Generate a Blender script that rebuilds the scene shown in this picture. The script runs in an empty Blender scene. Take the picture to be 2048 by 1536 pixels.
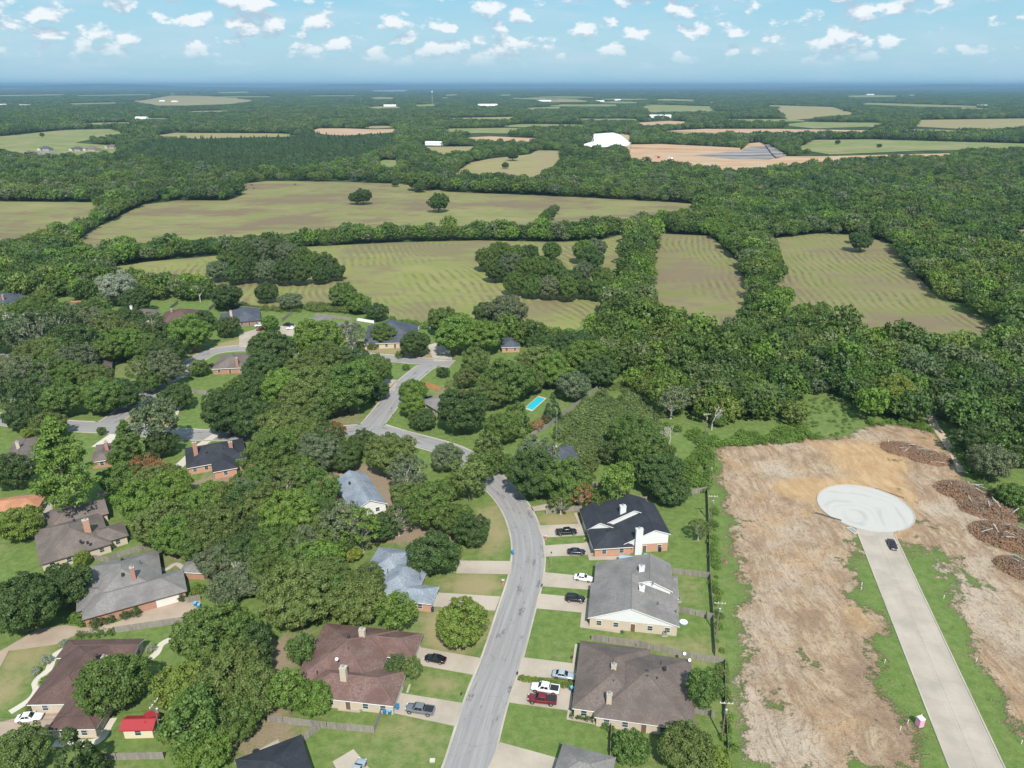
import bpy, math, random
import numpy as np
from mathutils import Vector, Matrix

# ------------------------------------------------------------------ camera, sky, sun, exposure
SC = bpy.context.scene
COL = SC.collection
FPX, CAMH = 1480.0, 115.0                       # focal length in photograph pixels, drone height in metres
PITCH = math.atan((768 - 170) / FPX)
CP, SP = math.cos(PITCH), math.sin(PITCH)
cam = bpy.data.cameras.new('camera'); camo = bpy.data.objects.new('camera', cam); COL.objects.link(camo)
camo.location = (0, 0, CAMH); camo.rotation_euler = (math.pi/2 - PITCH, 0, 0)
cam.sensor_width = 36; cam.lens = 36 * FPX / 2048; cam.clip_start = 1; cam.clip_end = 200000
SC.camera = camo
SUN_EL, SUN_AZ = math.radians(48), math.radians(171)   # azimuth clockwise from +Y: behind the drone, a little to the right

def nd(nt, typ, ins=None, **props):
    n = nt.nodes.new(typ)
    for k, v in props.items(): setattr(n, k, v)
    for k, v in (ins or {}).items():
        s = n.inputs[k]
        if isinstance(v, bpy.types.NodeSocket): nt.links.new(v, s)
        else: s.default_value = v
    return n
def mixc(nt, fac, a, b, blend='MIX'):
    n = nd(nt, 'ShaderNodeMix', {0: fac}, data_type='RGBA', blend_type=blend)
    for i, v in ((6, a), (7, b)):
        if isinstance(v, bpy.types.NodeSocket): nt.links.new(v, n.inputs[i])
        else: n.inputs[i].default_value = (*v[:3], 1)
    return n.outputs[2]
def math_(nt, op, a, b=0.5, c=None, clamp=False):
    ins = {0: a, 1: b}
    if c is not None: ins[2] = c
    return nd(nt, 'ShaderNodeMath', ins, operation=op, use_clamp=clamp).outputs[0]
def sstep(nt, x, lo, hi):
    return nd(nt, 'ShaderNodeMapRange', {0: x, 1: lo, 2: hi, 3: 0.0, 4: 1.0}, interpolation_type='SMOOTHSTEP').outputs[0]
def noise(nt, vec, scale, detail=3, rough=.55, dist=0.0):
    return nd(nt, 'ShaderNodeTexNoise', {'Vector': vec, 'Scale': scale, 'Detail': detail, 'Roughness': rough, 'Distortion': dist}).outputs[0]
def vmul(nt, vec, m):
    return nd(nt, 'ShaderNodeVectorMath', {0: vec, 1: m}, operation='MULTIPLY').outputs[0]

W = bpy.data.worlds.new('World'); SC.world = W; W.use_nodes = True
nt = W.node_tree; nt.nodes.clear()
sky = nd(nt, 'ShaderNodeTexSky', sky_type='NISHITA')
sky.sun_disc = False; sky.sun_elevation = SUN_EL; sky.sun_rotation = SUN_AZ
sky.altitude = 100; sky.air_density = 1.25; sky.dust_density = 0.0; sky.ozone_density = 2.0
tc = nd(nt, 'ShaderNodeTexCoord')
dirv = tc.outputs['Generated']
sep = nd(nt, 'ShaderNodeSeparateXYZ', {0: dirv})
# cumulus: a puffy field in view direction with flat undersides; a second lookup a little higher gives the shaded base
def cloudfield(vec):
    v1 = vmul(nt, vec, (1, 1, 1.9))
    cell = nd(nt, 'ShaderNodeTexVoronoi', {'Vector': v1, 'Scale': 25.0, 'Randomness': 1.0}, feature='F1').outputs[0]
    n3 = noise(nt, v1, 52, 4, .56); big = noise(nt, v1, 6, 1, .5)
    return math_(nt, 'ADD', math_(nt, 'SUBTRACT', math_(nt, 'MULTIPLY', n3, 1.15), math_(nt, 'MULTIPLY', cell, .75)), math_(nt, 'MULTIPLY', big, .55))
c0 = cloudfield(dirv)
up = nd(nt, 'ShaderNodeVectorMath', {0: dirv, 1: (0, 0, .013)}, operation='ADD').outputs[0]
c1 = cloudfield(up)
el = sep.outputs[2]
cover = sstep(nt, c0, .44, .66)
cover = math_(nt, 'MULTIPLY', cover, math_(nt, 'MULTIPLY', sstep(nt, el, .016, .050), .9))
shade = sstep(nt, math_(nt, 'SUBTRACT', c0, c1), -.16, .30)
air = nd(nt, 'ShaderNodeMapRange', {0: el, 1: 0.0, 2: .22, 3: 1.0, 4: .25}).outputs[0]           # milky summer air towards the horizon
base = mixc(nt, air, sky.outputs[0], (3.0, 5.2, 6.5))
base = mixc(nt, math_(nt, 'MULTIPLY', sstep(nt, el, .015, .12), .55), base, (1.65, 4.7, 6.7))
veil = math_(nt, 'MULTIPLY', sstep(nt, noise(nt, vmul(nt, dirv, (1, 1, 6)), 9, 4, .6), .40, .75), .32)
base = mixc(nt, veil, base, (5.4, 6.3, 7.2))
ccol = mixc(nt, shade, (3.7, 4.9, 5.9), (7.8, 8.1, 8.3))
skycol = mixc(nt, cover, base, ccol)
bg = nd(nt, 'ShaderNodeBackground', {'Color': skycol, 'Strength': .09})
nd(nt, 'ShaderNodeOutputWorld', {0: bg.outputs[0]})

sl = bpy.data.lights.new('sun', 'SUN'); sl.energy = 4.3; sl.angle = math.radians(.53); sl.color = (1, .955, .88)
sun = bpy.data.objects.new('sun', sl); COL.objects.link(sun)
tosun = Vector((math.sin(SUN_AZ)*math.cos(SUN_EL), math.cos(SUN_AZ)*math.cos(SUN_EL), math.sin(SUN_EL)))
sun.rotation_euler = tosun.to_track_quat('Z', 'Y').to_euler(); sun.location = tosun * 300
vs = SC.view_settings; vs.view_transform = 'Standard'; vs.look = 'None'; vs.exposure = 0.46; vs.gamma = 1; vs.use_curve_mapping = False
SC.render.resolution_x, SC.render.resolution_y = 1024, 768
SC.cycles.max_bounces = 3; SC.cycles.diffuse_bounces = 2; SC.cycles.glossy_bounces = 2; SC.cycles.transmission_bounces = 1; SC.cycles.transparent_max_bounces = 4; SC.cycles.caustics_reflective = False; SC.cycles.caustics_refractive = False
SC.cycles.volume_bounces = 0

# ------------------------------------------------------------------ helpers
rng = np.random.default_rng(11); random.seed(5)
def gp(px, py, z=0.0):
    """the point at height z that stands under a pixel of the 2048x1536 photograph"""
    u = (px - 1024) / FPX; v = (py - 768) / FPX
    t = (CAMH - z) / (SP + v * CP)
    return Vector((u * t, (CP - v * SP) * t, z))
def g2(pts, z=0.0): return [gp(x, y, z) for x, y in pts]
def ppm(px, py, z=0.0):
    v = (py - 768) / FPX; return FPX * (SP + v * CP) / (CAMH - z)      # pixels per metre across
class MB:
    def __init__(s): s.v = []; s.f = []; s.m = []
    def add(s, verts, faces, mi=0):
        b = len(s.v); s.v += [tuple(p) for p in verts]; s.f += [tuple(i + b for i in f) for f in faces]; s.m += [mi]*len(faces); return s
    def box(s, x0, x1, y0, y1, z0, z1, mi=0):
        return s.add([(x0,y0,z0),(x1,y0,z0),(x1,y1,z0),(x0,y1,z0),(x0,y0,z1),(x1,y0,z1),(x1,y1,z1),(x0,y1,z1)],
            [(0,3,2,1),(4,5,6,7),(0,1,5,4),(1,2,6,5),(2,3,7,6),(3,0,4,7)], mi)
    def tube(s, a, b, r0, r1, n=6, mi=0, cap=True):
        a, b = Vector(a), Vector(b); d = (b - a).normalized(); p = d.orthogonal().normalized(); q = d.cross(p)
        vs_ = [a + (p*math.cos(t)+q*math.sin(t))*r0 for t in [2*math.pi*i/n for i in range(n)]] + \
              [b + (p*math.cos(t)+q*math.sin(t))*r1 for t in [2*math.pi*i/n for i in range(n)]]
        fs = [(i, (i+1) % n, n+(i+1) % n, n+i) for i in range(n)]
        if cap: fs += [tuple(range(n-1, -1, -1)), tuple(range(n, 2*n))]
        return s.add(vs_, fs, mi)
    def prism(s, poly, z0, z1, mi=0, mside=None):
        n = len(poly); a = sum(poly[i][0]*poly[(i+1) % n][1]-poly[(i+1) % n][0]*poly[i][1] for i in range(n))
        if a < 0: poly = poly[::-1]
        s.add([(p[0],p[1],z1) for p in poly], [tuple(range(n))], mi)
        s.add([(p[0],p[1],z0) for p in poly]+[(p[0],p[1],z1) for p in poly], [(i,(i+1) % n,n+(i+1) % n,n+i) for i in range(n)], mi if mside is None else mside)
        return s
    def lathe(s, prof, n=12, mi=0, c=(0,0)):
        k = len(prof); vs_ = [(c[0]+r*math.cos(2*math.pi*j/n), c[1]+r*math.sin(2*math.pi*j/n), z) for r, z in prof for j in range(n)]
        fs = [(i*n+j, i*n+(j+1) % n, (i+1)*n+(j+1) % n, (i+1)*n+j) for i in range(k-1) for j in range(n)]
        fs.append(tuple((k-1)*n+j for j in range(n)))
        return s.add(vs_, fs, mi)
    def mesh(s, name, mats, smooth=False):
        me = bpy.data.meshes.new(name); me.from_pydata(s.v, [], s.f)
        for m in mats: me.materials.append(m)
        if len(mats) > 1: me.polygons.foreach_set('material_index', s.m)
        if smooth: me.polygons.foreach_set('use_smooth', [True]*len(s.f))
        me.update(); return me
    def build(s, name, mats, parent=None, smooth=False):
        if not isinstance(mats, (list, tuple)): mats = [mats]
        return link(name, s.mesh(name, mats, smooth), parent)
def link(name, me, parent=None):
    o = bpy.data.objects.new(name, me); COL.objects.link(o)
    if parent: o.parent = parent
    return o
def tag(o, label=None, cat=None, group=None, kind=None):
    if label: o['label'] = label
    if cat: o['category'] = cat
    if group: o['group'] = group
    if kind: o['kind'] = kind
    return o
def thing(name, label, cat, loc=(0,0,0), rz=0, group=None):
    o = bpy.data.objects.new(name, None); COL.objects.link(o); o.location = loc; o.rotation_euler = (0,0,rz)
    o.empty_display_size = .5
    return tag(o, label, cat, group)
def dup(root, label=None):
    r = root.copy(); COL.objects.link(r)
    for ch in root.children:
        c = ch.copy(); COL.objects.link(c); c.parent = r
        for g in ch.children:
            d = g.copy(); COL.objects.link(d); d.parent = c
    if label: r['label'] = label
    return r
def inside(px, py, poly):
    """vectorised point in polygon"""
    res = np.zeros(px.shape, bool); n = len(poly)
    for i in range(n):
        x1, y1 = poly[i][0], poly[i][1]; x2, y2 = poly[(i+1) % n][0], poly[(i+1) % n][1]
        if y1 == y2: continue
        c = ((y1 > py) != (y2 > py)) & (px < (x2-x1)*(py-y1)/(y2-y1)+x1); res ^= c
    return res
def vnoise(x, y, scale, seed=0, octs=4):
    out = np.zeros_like(x, dtype=float); amp = .5; s = 1.0/scale
    for o in range(octs):
        r = np.random.default_rng(seed+o).random((256, 256))
        fx, fy = x*s, y*s; ix, iy = np.floor(fx).astype(int), np.floor(fy).astype(int); tx, ty = fx-ix, fy-iy
        tx = tx*tx*(3-2*tx); ty = ty*ty*(3-2*ty)
        g = lambda a, b: r[a & 255, b & 255]
        out += amp*((g(ix,iy)*(1-tx)+g(ix+1,iy)*tx)*(1-ty)+(g(ix,iy+1)*(1-tx)+g(ix+1,iy+1)*tx)*ty)
        amp *= .5; s *= 2.03
    return out

# ------------------------------------------------------------------ materials
def mat(name):
    m = bpy.data.materials.new(name); m.use_nodes = True; t = m.node_tree; t.nodes.clear(); return m, t
def finish(t, col, rough=.8, bump=None, bstr=.3, bdist=.1, metal=0.0, spec=.3, **kw):
    ins = {'Base Color': col if isinstance(col, bpy.types.NodeSocket) else (*col[:3], 1), 'Roughness': rough, 'Metallic': metal, 'Specular IOR Level': spec}
    ins.update(kw)
    if bump is not None:
        ins['Normal'] = nd(t, 'ShaderNodeBump', {'Strength': bstr, 'Distance': bdist, 'Height': bump}).outputs[0]
    p = nd(t, 'ShaderNodeBsdfPrincipled', ins)
    nd(t, 'ShaderNodeOutputMaterial', {0: p.outputs[0]}); return p
def pos(t): return nd(t, 'ShaderNodeNewGeometry').outputs['Position']
def objc(t): return nd(t, 'ShaderNodeTexCoord').outputs['Object']
def rnd(t): return nd(t, 'ShaderNodeObjectInfo').outputs['Random']
def scalec(c, k): return tuple(v*k for v in c[:3])
def plain(name, c, rough=.6, var=.12, scale=1.5, metal=0.0, spec=.3):
    m, t = mat(name); n = noise(t, objc(t), scale, 3)
    finish(t, mixc(t, n, scalec(c, 1-var), scalec(c, 1+var)), rough, metal=metal, spec=spec); return m
def shingle(name, c, c2=None, var=.25):
    m, t = mat(name); p = objc(t)
    n1 = noise(t, p, .25, 3); n2 = noise(t, vmul(t, p, (1, 1, 1.5)), 2.6, 4, .7)
    col = mixc(t, sstep(t, n2, .3, .7), scalec(c, 1-var), c2 or scalec(c, 1+var))
    col = mixc(t, sstep(t, n1, .35, .7), col, scalec(c, .74)); stn = noise(t, vmul(t, p, (1.2, 1.2, .15)), .9, 4, .7); col = mixc(t, math_(t, 'MULTIPLY', sstep(t, stn, .5, .75), .35), col, scalec(c, 1.35))
    sz = nd(t, 'ShaderNodeSeparateXYZ', {0: p}).outputs[2]
    wv = math_(t, 'FRACT', math_(t, 'MULTIPLY', sz, 14.0))
    col = mixc(t, math_(t, 'MULTIPLY', math_(t, 'LESS_THAN', wv, .2), .18), col, scalec(c, .5))
    finish(t, col, .9, bump=n2, bstr=.35, bdist=.05, spec=.15); return m
def brick(name, c, c2, mortar):
    m, t = mat(name); p = objc(t); s = nd(t, 'ShaderNodeSeparateXYZ', {0: p})
    v = nd(t, 'ShaderNodeCombineXYZ', {0: math_(t, 'ADD', s.outputs[0], s.outputs[1]), 1: s.outputs[2]}).outputs[0]
    b = nd(t, 'ShaderNodeTexBrick', {'Vector': v, 'Color1': (*c, 1), 'Color2': (*c2, 1), 'Mortar': (*mortar, 1), 'Scale': 1.0, 'Mortar Size': .011, 'Brick Width': .21, 'Row Height': .075})
    n = noise(t, p, .6, 3)
    finish(t, mixc(t, math_(t, 'MULTIPLY', n, .4), b.outputs[0], scalec(c, .65)), .85, bump=b.outputs[1], bstr=-.3, bdist=.01, spec=.2); return m
def siding(name, c):
    m, t = mat(name); p = objc(t); z = nd(t, 'ShaderNodeSeparateXYZ', {0: p}).outputs[2]
    w = math_(t, 'FRACT', math_(t, 'MULTIPLY', z, 5.0)); n = noise(t, p, .8, 4)
    col = mixc(t, math_(t, 'LESS_THAN', w, .12), c, scalec(c, .72)); col = mixc(t, math_(t, 'MULTIPLY', n, .25), col, scalec(c, .75))
    finish(t, col, .6, bump=w, bstr=.25, bdist=.03); return m
M = {}
M['roof_brown'] = shingle('roof_brown_shingles', (.155, .122, .108))
M['roof_red'] = shingle('roof_reddish_shingles', (.17, .10, .085), (.23, .155, .135), .3)
M['roof_maroon'] = shingle('roof_maroon_shingles', (.125, .078, .068))
M['roof_grey'] = shingle('roof_grey_shingles', (.215, .20, .19), None, .22)
M['roof_black'] = shingle('roof_black_shingles', (.042, .045, .055))
M['roof_slate'] = shingle('roof_slate_shingles', (.085, .095, .115))
M['roof_blue'] = shingle('roof_bluegrey_shingles', (.23, .265, .315), (.34, .37, .41), .3)
M['roof_taupe'] = shingle('roof_taupe_shingles', (.165, .135, .12))
M['roof_clay'] = shingle('roof_clay_shingles', (.44, .21, .12))
M['brick_tan'] = brick('tan_brick', (.55, .45, .33), (.48, .38, .28), (.55, .5, .43))
M['brick_red'] = brick('red_brick', (.42, .17, .10), (.36, .14, .085), (.42, .36, .3))
M['brick_orange'] = brick('orange_brick', (.52, .23, .14), (.45, .19, .11), (.5, .42, .34))
M['brick_brown'] = brick('brown_brick', (.30, .17, .12), (.24, .13, .09), (.35, .3, .26))
M['siding_white'] = siding('white_siding', (.70, .70, .685))
M['siding_cream'] = siding('cream_siding', (.72, .62, .44))
M['trim_white'] = plain('white_trim_paint', (.8, .8, .78), .5, .05)
M['trim_dark'] = plain('dark_trim_paint', (.12, .09, .075), .6)
M['glass'] = None
m, t = mat('window_glass'); finish(t, mixc(t, rnd(t), (.02, .025, .03), (.07, .085, .10)), .06, spec=.6); M['glass'] = m
M['frame'] = plain('window_frame_paint', (.62, .64, .62), .5, .05)
M['door'] = plain('door_paint', (.16, .09, .06), .5)
M['garage'] = siding('garage_door_panels', (.7, .68, .63))
M['metal'] = plain('galvanised_metal', (.5, .5, .5), .4, .1, 3, .7)
M['darkmetal'] = plain('dark_metal', (.05, .05, .055), .5, .2, 3, .3)
M['pot'] = plain('terracotta', (.42, .17, .09), .8)
M['wood'] = None
def woodmat(name, a, b):
    m, t = mat(name); p = objc(t); r = rnd(t)
    st = noise(t, vmul(t, p, (9, 9, .5)), 1.0, 3, .6); n = noise(t, p, .7, 3)
    col = mixc(t, sstep(t, st, .3, .7), a, b); col = mixc(t, math_(t, 'MULTIPLY', n, .55), col, scalec(a, .55))
    col = mixc(t, math_(t, 'MULTIPLY', r, .3), col, scalec(b, 1.15)); finish(t, col, .9, spec=.1); return m
M['wood'] = woodmat('weathered_fence_wood', (.20, .175, .15), (.36, .33, .29))
M['wood_new'] = woodmat('orange_cedar_wood', (.50, .22, .09), (.58, .28, .12))
M['wood_pole'] = woodmat('utility_pole_wood', (.16, .12, .09), (.24, .19, .15))
M['vinyl'] = plain('white_vinyl', (.8, .8, .8), .4, .04)
# cast concrete
def concrete(name, c, stain=.35, spacing=None, ang=0.0):
    m, t = mat(name); p = pos(t)
    n1 = noise(t, p, .12, 4, .6); n2 = noise(t, p, 1.6, 4, .65); n3 = noise(t, p, 12, 2)
    col = mixc(t, sstep(t, n1, .35, .7), c, scalec(c, 1-stain)); col = mixc(t, math_(t, 'MULTIPLY', sstep(t, n2, .45, .8), stain), col, scalec(c, .62))
    col = mixc(t, math_(t, 'MULTIPLY', n3, .2), col, scalec(c, .8))
    finish(t, col, .85, bump=n3, bstr=.2, bdist=.02, spec=.2); return m
M['concrete'] = concrete('driveway_concrete', (.43, .365, .295), .22)
M['concrete_tan'] = concrete('old_tan_concrete', (.40, .31, .235), .22)
M['path'] = concrete('pale_path_concrete', (.55, .50, .42), .1)
M['kerb'] = concrete('kerb_concrete', (.46, .41, .345), .25)
# asphalt: streaks run along the street (uv: metres across, metres along)
m, t = mat('worn_asphalt'); uv = nd(t, 'ShaderNodeUVMap', uv_map='uv').outputs[0]; p = pos(t)
lane = noise(t, vmul(t, uv, (1.1, .03, 0)), 1.0, 4, .65); st2 = noise(t, vmul(t, uv, (4.5, .09, 0)), 1.0, 3, .6); n3 = noise(t, p, 6, 3)
blot = noise(t, vmul(t, uv, (.42, .13, 0)), 1.0, 3, .6); spk = noise(t, vmul(t, uv, (2.6, 1.2, 0)), 1.0, 5, .75, .6)
col = mixc(t, sstep(t, lane, .35, .68), (.25, .235, .232), (.325, .308, .30))
col = mixc(t, math_(t, 'MULTIPLY', sstep(t, st2, .5, .75), .5), col, (.165, .155, .15)); col = mixc(t, math_(t, 'MULTIPLY', n3, .25), col, (.19, .18, .175))
dark = math_(t, 'MULTIPLY', sstep(t, blot, .57, .68), sstep(t, spk, .41, .53))
col = mixc(t, math_(t, 'MULTIPLY', dark, .62), col, (.045, .042, .045))
vor = nd(t, 'ShaderNodeTexVoronoi', {'Vector': nd(t, 'ShaderNodeVectorMath', {0: p, 1: nd(t, 'ShaderNodeTexNoise', {'Vector': p, 'Scale': .8}).outputs[1]}, operation='ADD').outputs[0], 'Scale': .16}, feature='DISTANCE_TO_EDGE').outputs[0]
col = mixc(t, math_(t, 'MULTIPLY', math_(t, 'LESS_THAN', vor, .006), .22), col, (.07, .065, .06))
finish(t, col, .9, bump=n3, bstr=.2, bdist=.02, spec=.2); M['asphalt'] = m
# new concrete street and turning circle
m, t = mat('new_street_concrete'); uv = nd(t, 'ShaderNodeUVMap', uv_map='uv').outputs[0]; p = pos(t)
n1 = noise(t, vmul(t, uv, (.10, .16, 0)), 1.0, 4, .6); st = noise(t, vmul(t, uv, (1.3, .05, 0)), 1.0, 3, .6); n3 = noise(t, p, 5, 3)
col = mixc(t, sstep(t, n1, .32, .7), (.42, .365, .305), (.315, .275, .23)); col = mixc(t, math_(t, 'MULTIPLY', sstep(t, st, .5, .75), .35), col, (.30, .265, .23))
sx = nd(t, 'ShaderNodeSeparateXYZ', {0: uv}); jy = math_(t, 'FRACT', math_(t, 'MULTIPLY', sx.outputs[1], 1/6.0)); jx = math_(t, 'ABSOLUTE', sx.outputs[0])
col = mixc(t, math_(t, 'MULTIPLY', math_(t, 'LESS_THAN', jy, .012), .35), col, (.2, .17, .15)); col = mixc(t, math_(t, 'MULTIPLY', math_(t, 'LESS_THAN', jx, .05), .35), col, (.2, .17, .15))
finish(t, col, .85, bump=n3, bstr=.15, bdist=.02, spec=.2); M['newroad'] = m
m, t = mat('turning_circle_concrete'); p = objc(t)
pw = nd(t, 'ShaderNodeVectorMath', {0: p, 1: vmul(t, nd(t, 'ShaderNodeTexNoise', {'Vector': p, 'Scale': .07, 'Detail': 1}).outputs[1], (9, 9, 0))}, operation='ADD').outputs[0]
rad = nd(t, 'ShaderNodeVectorMath', {0: pw}, operation='LENGTH').outputs[1]
ring = noise(t, nd(t, 'ShaderNodeCombineXYZ', {0: rad}).outputs[0], .42, 2, .5); n2 = noise(t, p, .3, 4); n4 = noise(t, p, .12, 2)
col = mixc(t, math_(t, 'MULTIPLY', math_(t, 'MULTIPLY', sstep(t, ring, .45, .68), sstep(t, n4, .35, .6)), .55), (.455, .435, .405), (.27, .26, .245)); col = mixc(t, math_(t, 'MULTIPLY', n2, .3), col, (.40, .39, .37))
finish(t, col, .85, spec=.2); M['circle'] = m
# near ground: painted with grass / soil / bulldozed dirt weights, broken up by noise
m, t = mat('ground_cover'); p = pos(t)
at = nd(t, 'ShaderNodeAttribute', attribute_name='paint'); pr = nd(t, 'ShaderNodeSeparateColor', {0: at.outputs[0]})
aDirt, aOr, aDry, aSoil = pr.outputs[0], pr.outputs[1], pr.outputs[2], at.outputs[3]
nA = noise(t, p, .09, 4, .6); nB = noise(t, p, .5, 5, .65); nC = noise(t, p, 2.6, 4, .7); nD = noise(t, p, .025, 3)
grass = mixc(t, sstep(t, nB, .3, .7), (.100, .155, .038), (.162, .212, .064)); grass = mixc(t, math_(t, 'MULTIPLY', sstep(t, nC, .45, .75), .45), grass, (.072, .112, .028))
dryf = sstep(t, math_(t, 'ADD', math_(t, 'ADD', aDry, math_(t, 'MULTIPLY', nA, .7)), math_(t, 'MULTIPLY', nB, .35)), .62, 1.15)
grass = mixc(t, dryf, grass, mixc(t, nC, (.25, .225, .10), (.30, .235, .135)))
sf = sstep(t, math_(t, 'ADD', aSoil, math_(t, 'MULTIPLY', math_(t, 'ADD', nB, math_(t, 'MULTIPLY', nC, .5)), .8)), .90, 1.45)
soil = mixc(t, nC, (.17, .125, .085), (.34, .26, .18)); g1 = mixc(t, sf, grass, soil)
# dirt: scraped streaks follow a swirling field
wv = nd(t, 'ShaderNodeTexNoise', {'Vector': p, 'Scale': .03, 'Detail': 2}).outputs[1]
ps = nd(t, 'ShaderNodeVectorMath', {0: p, 1: vmul(t, wv, (14, 14, 0))}, operation='ADD').outputs[0]
stk = noise(t, vmul(t, ps, (1.0, .30, 1)), .42, 6, .66); stf = noise(t, vmul(t, ps, (1.0, .5, 1)), 1.3, 6, .74, .3); big = noise(t, p, .03, 4, .6); big2 = noise(t, nd(t, 'ShaderNodeVectorMath', {0: p, 1: (311, 97, 0)}, operation='ADD').outputs[0], .045, 4, .62)
dirt = mixc(t, sstep(t, stk, .36, .66), (.285, .19, .122), (.45, .335, .23)); dirt = mixc(t, math_(t, 'MULTIPLY', sstep(t, big, .50, .64), .7), dirt, (.48, .395, .31))
dirt = mixc(t, math_(t, 'MULTIPLY', sstep(t, big, .47, .34), .65), dirt, (.26, .175, .115)); dirt = mixc(t, math_(t, 'MULTIPLY', sstep(t, big2, .52, .66), .6), dirt, (.44, .275, .145))
dirt = mixc(t, math_(t, 'MULTIPLY', sstep(t, stf, .50, .64), .66), dirt, (.185, .125, .085))
rut = math_(t, 'MULTIPLY', sstep(t, noise(t, vmul(t, ps, (1.6, .05, 1)), 1.0, 3, .6), .57, .66), .45); dirt = mixc(t, rut, dirt, (.20, .14, .10))
dirt = mixc(t, math_(t, 'MULTIPLY', sstep(t, nC, .53, .70), .5), dirt, (.20, .14, .095))
orf = sstep(t, math_(t, 'ADD', aOr, math_(t, 'MULTIPLY', nB, .6)), .62, 1.02)
dirt = mixc(t, orf, dirt, mixc(t, sstep(t, stk, .3, .7), (.38, .235, .115), (.49, .335, .195)))
df = sstep(t, math_(t, 'ADD', aDirt, math_(t, 'MULTIPLY', math_(t, 'SUBTRACT', math_(t, 'ADD', math_(t, 'ADD', nB, nA), math_(t, 'MULTIPLY', nC, .6)), 1.3), 1.3)), .40, .62)
colg = mixc(t, df, g1, dirt)
bmp = math_(t, 'ADD', math_(t, 'MULTIPLY', nC, .6), math_(t, 'MULTIPLY', math_(t, 'MULTIPLY', stf, df), 1.6))
finish(t, colg, .95, bump=bmp, bstr=.9, bdist=.3, spec=.1); M['ground'] = m
# far ground (under the woods) and hay fields
m, t = mat('woodland_floor'); p = pos(t)
n1 = noise(t, p, .004, 5, .6); n2 = noise(t, p, .03, 4, .6); n3 = noise(t, p, .0009, 4, .6)
col = mixc(t, sstep(t, n2, .35, .7), (.028, .046, .016), (.06, .085, .032)); col = mixc(t, sstep(t, n1, .62, .72), col, (.12, .135, .06))
col = mixc(t, sstep(t, n3, .60, .66), col, (.10, .125, .06)); finish(t, col, .95, spec=.05); M['floor'] = m
def fieldmat(name, green, tan, brown, rowdir=(1, 0), spacing=6.0, rows=.5, curl=14.0, red=.0):
    m, t = mat(name); p = pos(t)
    nA = noise(t, vmul(t, p, (.6, 1, 1)), .012, 4, .6); nB = noise(t, vmul(t, p, (.55, 1, 1)), .05, 5, .65); nC = noise(t, p, .35, 4, .7)
    col = mixc(t, sstep(t, nB, .32, .68), green, tan); col = mixc(t, sstep(t, math_(t, 'ADD', nA, math_(t, 'MULTIPLY', math_(t, 'SUBTRACT', nB, .5), .7)), .44, .60), col, brown)
    w = nd(t, 'ShaderNodeTexNoise', {'Vector': p, 'Scale': .012, 'Detail': 1.5}).outputs[1]
    pw = nd(t, 'ShaderNodeVectorMath', {0: p, 1: vmul(t, nd(t, 'ShaderNodeVectorMath', {0: w, 1: (.5, .5, .5)}, operation='SUBTRACT').outputs[0], (curl*3, curl*3, 0))}, operation='ADD').outputs[0]
    d = nd(t, 'ShaderNodeVectorMath', {0: pw, 1: (rowdir[0], rowdir[1], 0)}, operation='DOT_PRODUCT').outputs[1]
    s = math_(t, 'SINE', math_(t, 'MULTIPLY', d, 2*math.pi/spacing))
    s = math_(t, 'ADD', s, math_(t, 'MULTIPLY', math_(t, 'SUBTRACT', nC, .5), 4.0))
    vis = math_(t, 'MULTIPLY', math_(t, 'MULTIPLY', sstep(t, noise(t, p, .015, 2), .38, .6), sstep(t, noise(t, p, .09, 3), .3, .65)), rows)
    col = mixc(t, math_(t, 'MULTIPLY', sstep(t, s, .1, .9), vis), col, scalec(brown, .72)); col = mixc(t, math_(t, 'MULTIPLY', sstep(t, s, -.2, -1.0), vis), col, scalec(green, 1.2))
    col = mixc(t, math_(t, 'MULTIPLY', sstep(t, nC, .55, .8), .4), col, scalec(brown, .75))
    if red: col = mixc(t, math_(t, 'MULTIPLY', sstep(t, noise(t, vmul(t, p, (1, .7, 1)), .022, 3), .68, .74), red), col, (.26, .10, .065))
    finish(t, col, .95, bump=nC, bstr=.4, bdist=.15, spec=.05); return m
G_, T_, B_ = (.182, .190, .070), (.255, .228, .108), (.178, .136, .086)
M['hay'] = fieldmat('mown_hay', G_, T_, B_, (.25, .97), 6.5, .5, 12, .75)
M['hay_curl'] = fieldmat('mown_hay_green_windrows', (.190, .208, .066), (.252, .235, .096), (.185, .16, .085), (.94, .3), 5.0, .72, 14, .4)
M['hay_rows'] = fieldmat('mown_hay_brown_rows', (.172, .178, .064), (.225, .198, .096), (.185, .148, .09), (.985, -.16), 4.8, .95, 7, .6)
M['pasture'] = fieldmat('green_pasture', (.14, .19, .062), (.21, .225, .09), (.245, .22, .11), (.2, 1), 40, .1, 10)
M['pasture_dry'] = fieldmat('dry_pasture', (.23, .215, .09), (.30, .26, .13), (.27, .215, .12), (.2, 1), 40, .1, 10)
m, t = mat('quarry_earth'); p = pos(t); n1 = noise(t, vmul(t, p, (1, 2.5, 1)), .012, 5, .6); n2 = noise(t, p, .1, 4, .7)
col = mixc(t, sstep(t, n1, .35, .65), (.43, .26, .145), (.47, .36, .255)); col = mixc(t, math_(t, 'MULTIPLY', n2, .5), col, (.34, .215, .13)); finish(t, col, .95, spec=.05); M['quarry'] = m
m, t = mat('quarry_grey_spoil'); p = pos(t); n1 = noise(t, vmul(t, p, (.35, 1, 1)), .03, 5, .6)
finish(t, mixc(t, sstep(t, n1, .35, .65), (.13, .12, .12), (.31, .28, .26)), .95, spec=.05); M['spoil'] = m
m, t = mat('white_sheeting'); p = pos(t); finish(t, mixc(t, sstep(t, noise(t, p, .03, 4), .4, .7), (.82, .81, .80), (.68, .66, .63)), .7); M['sheet'] = m
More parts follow.
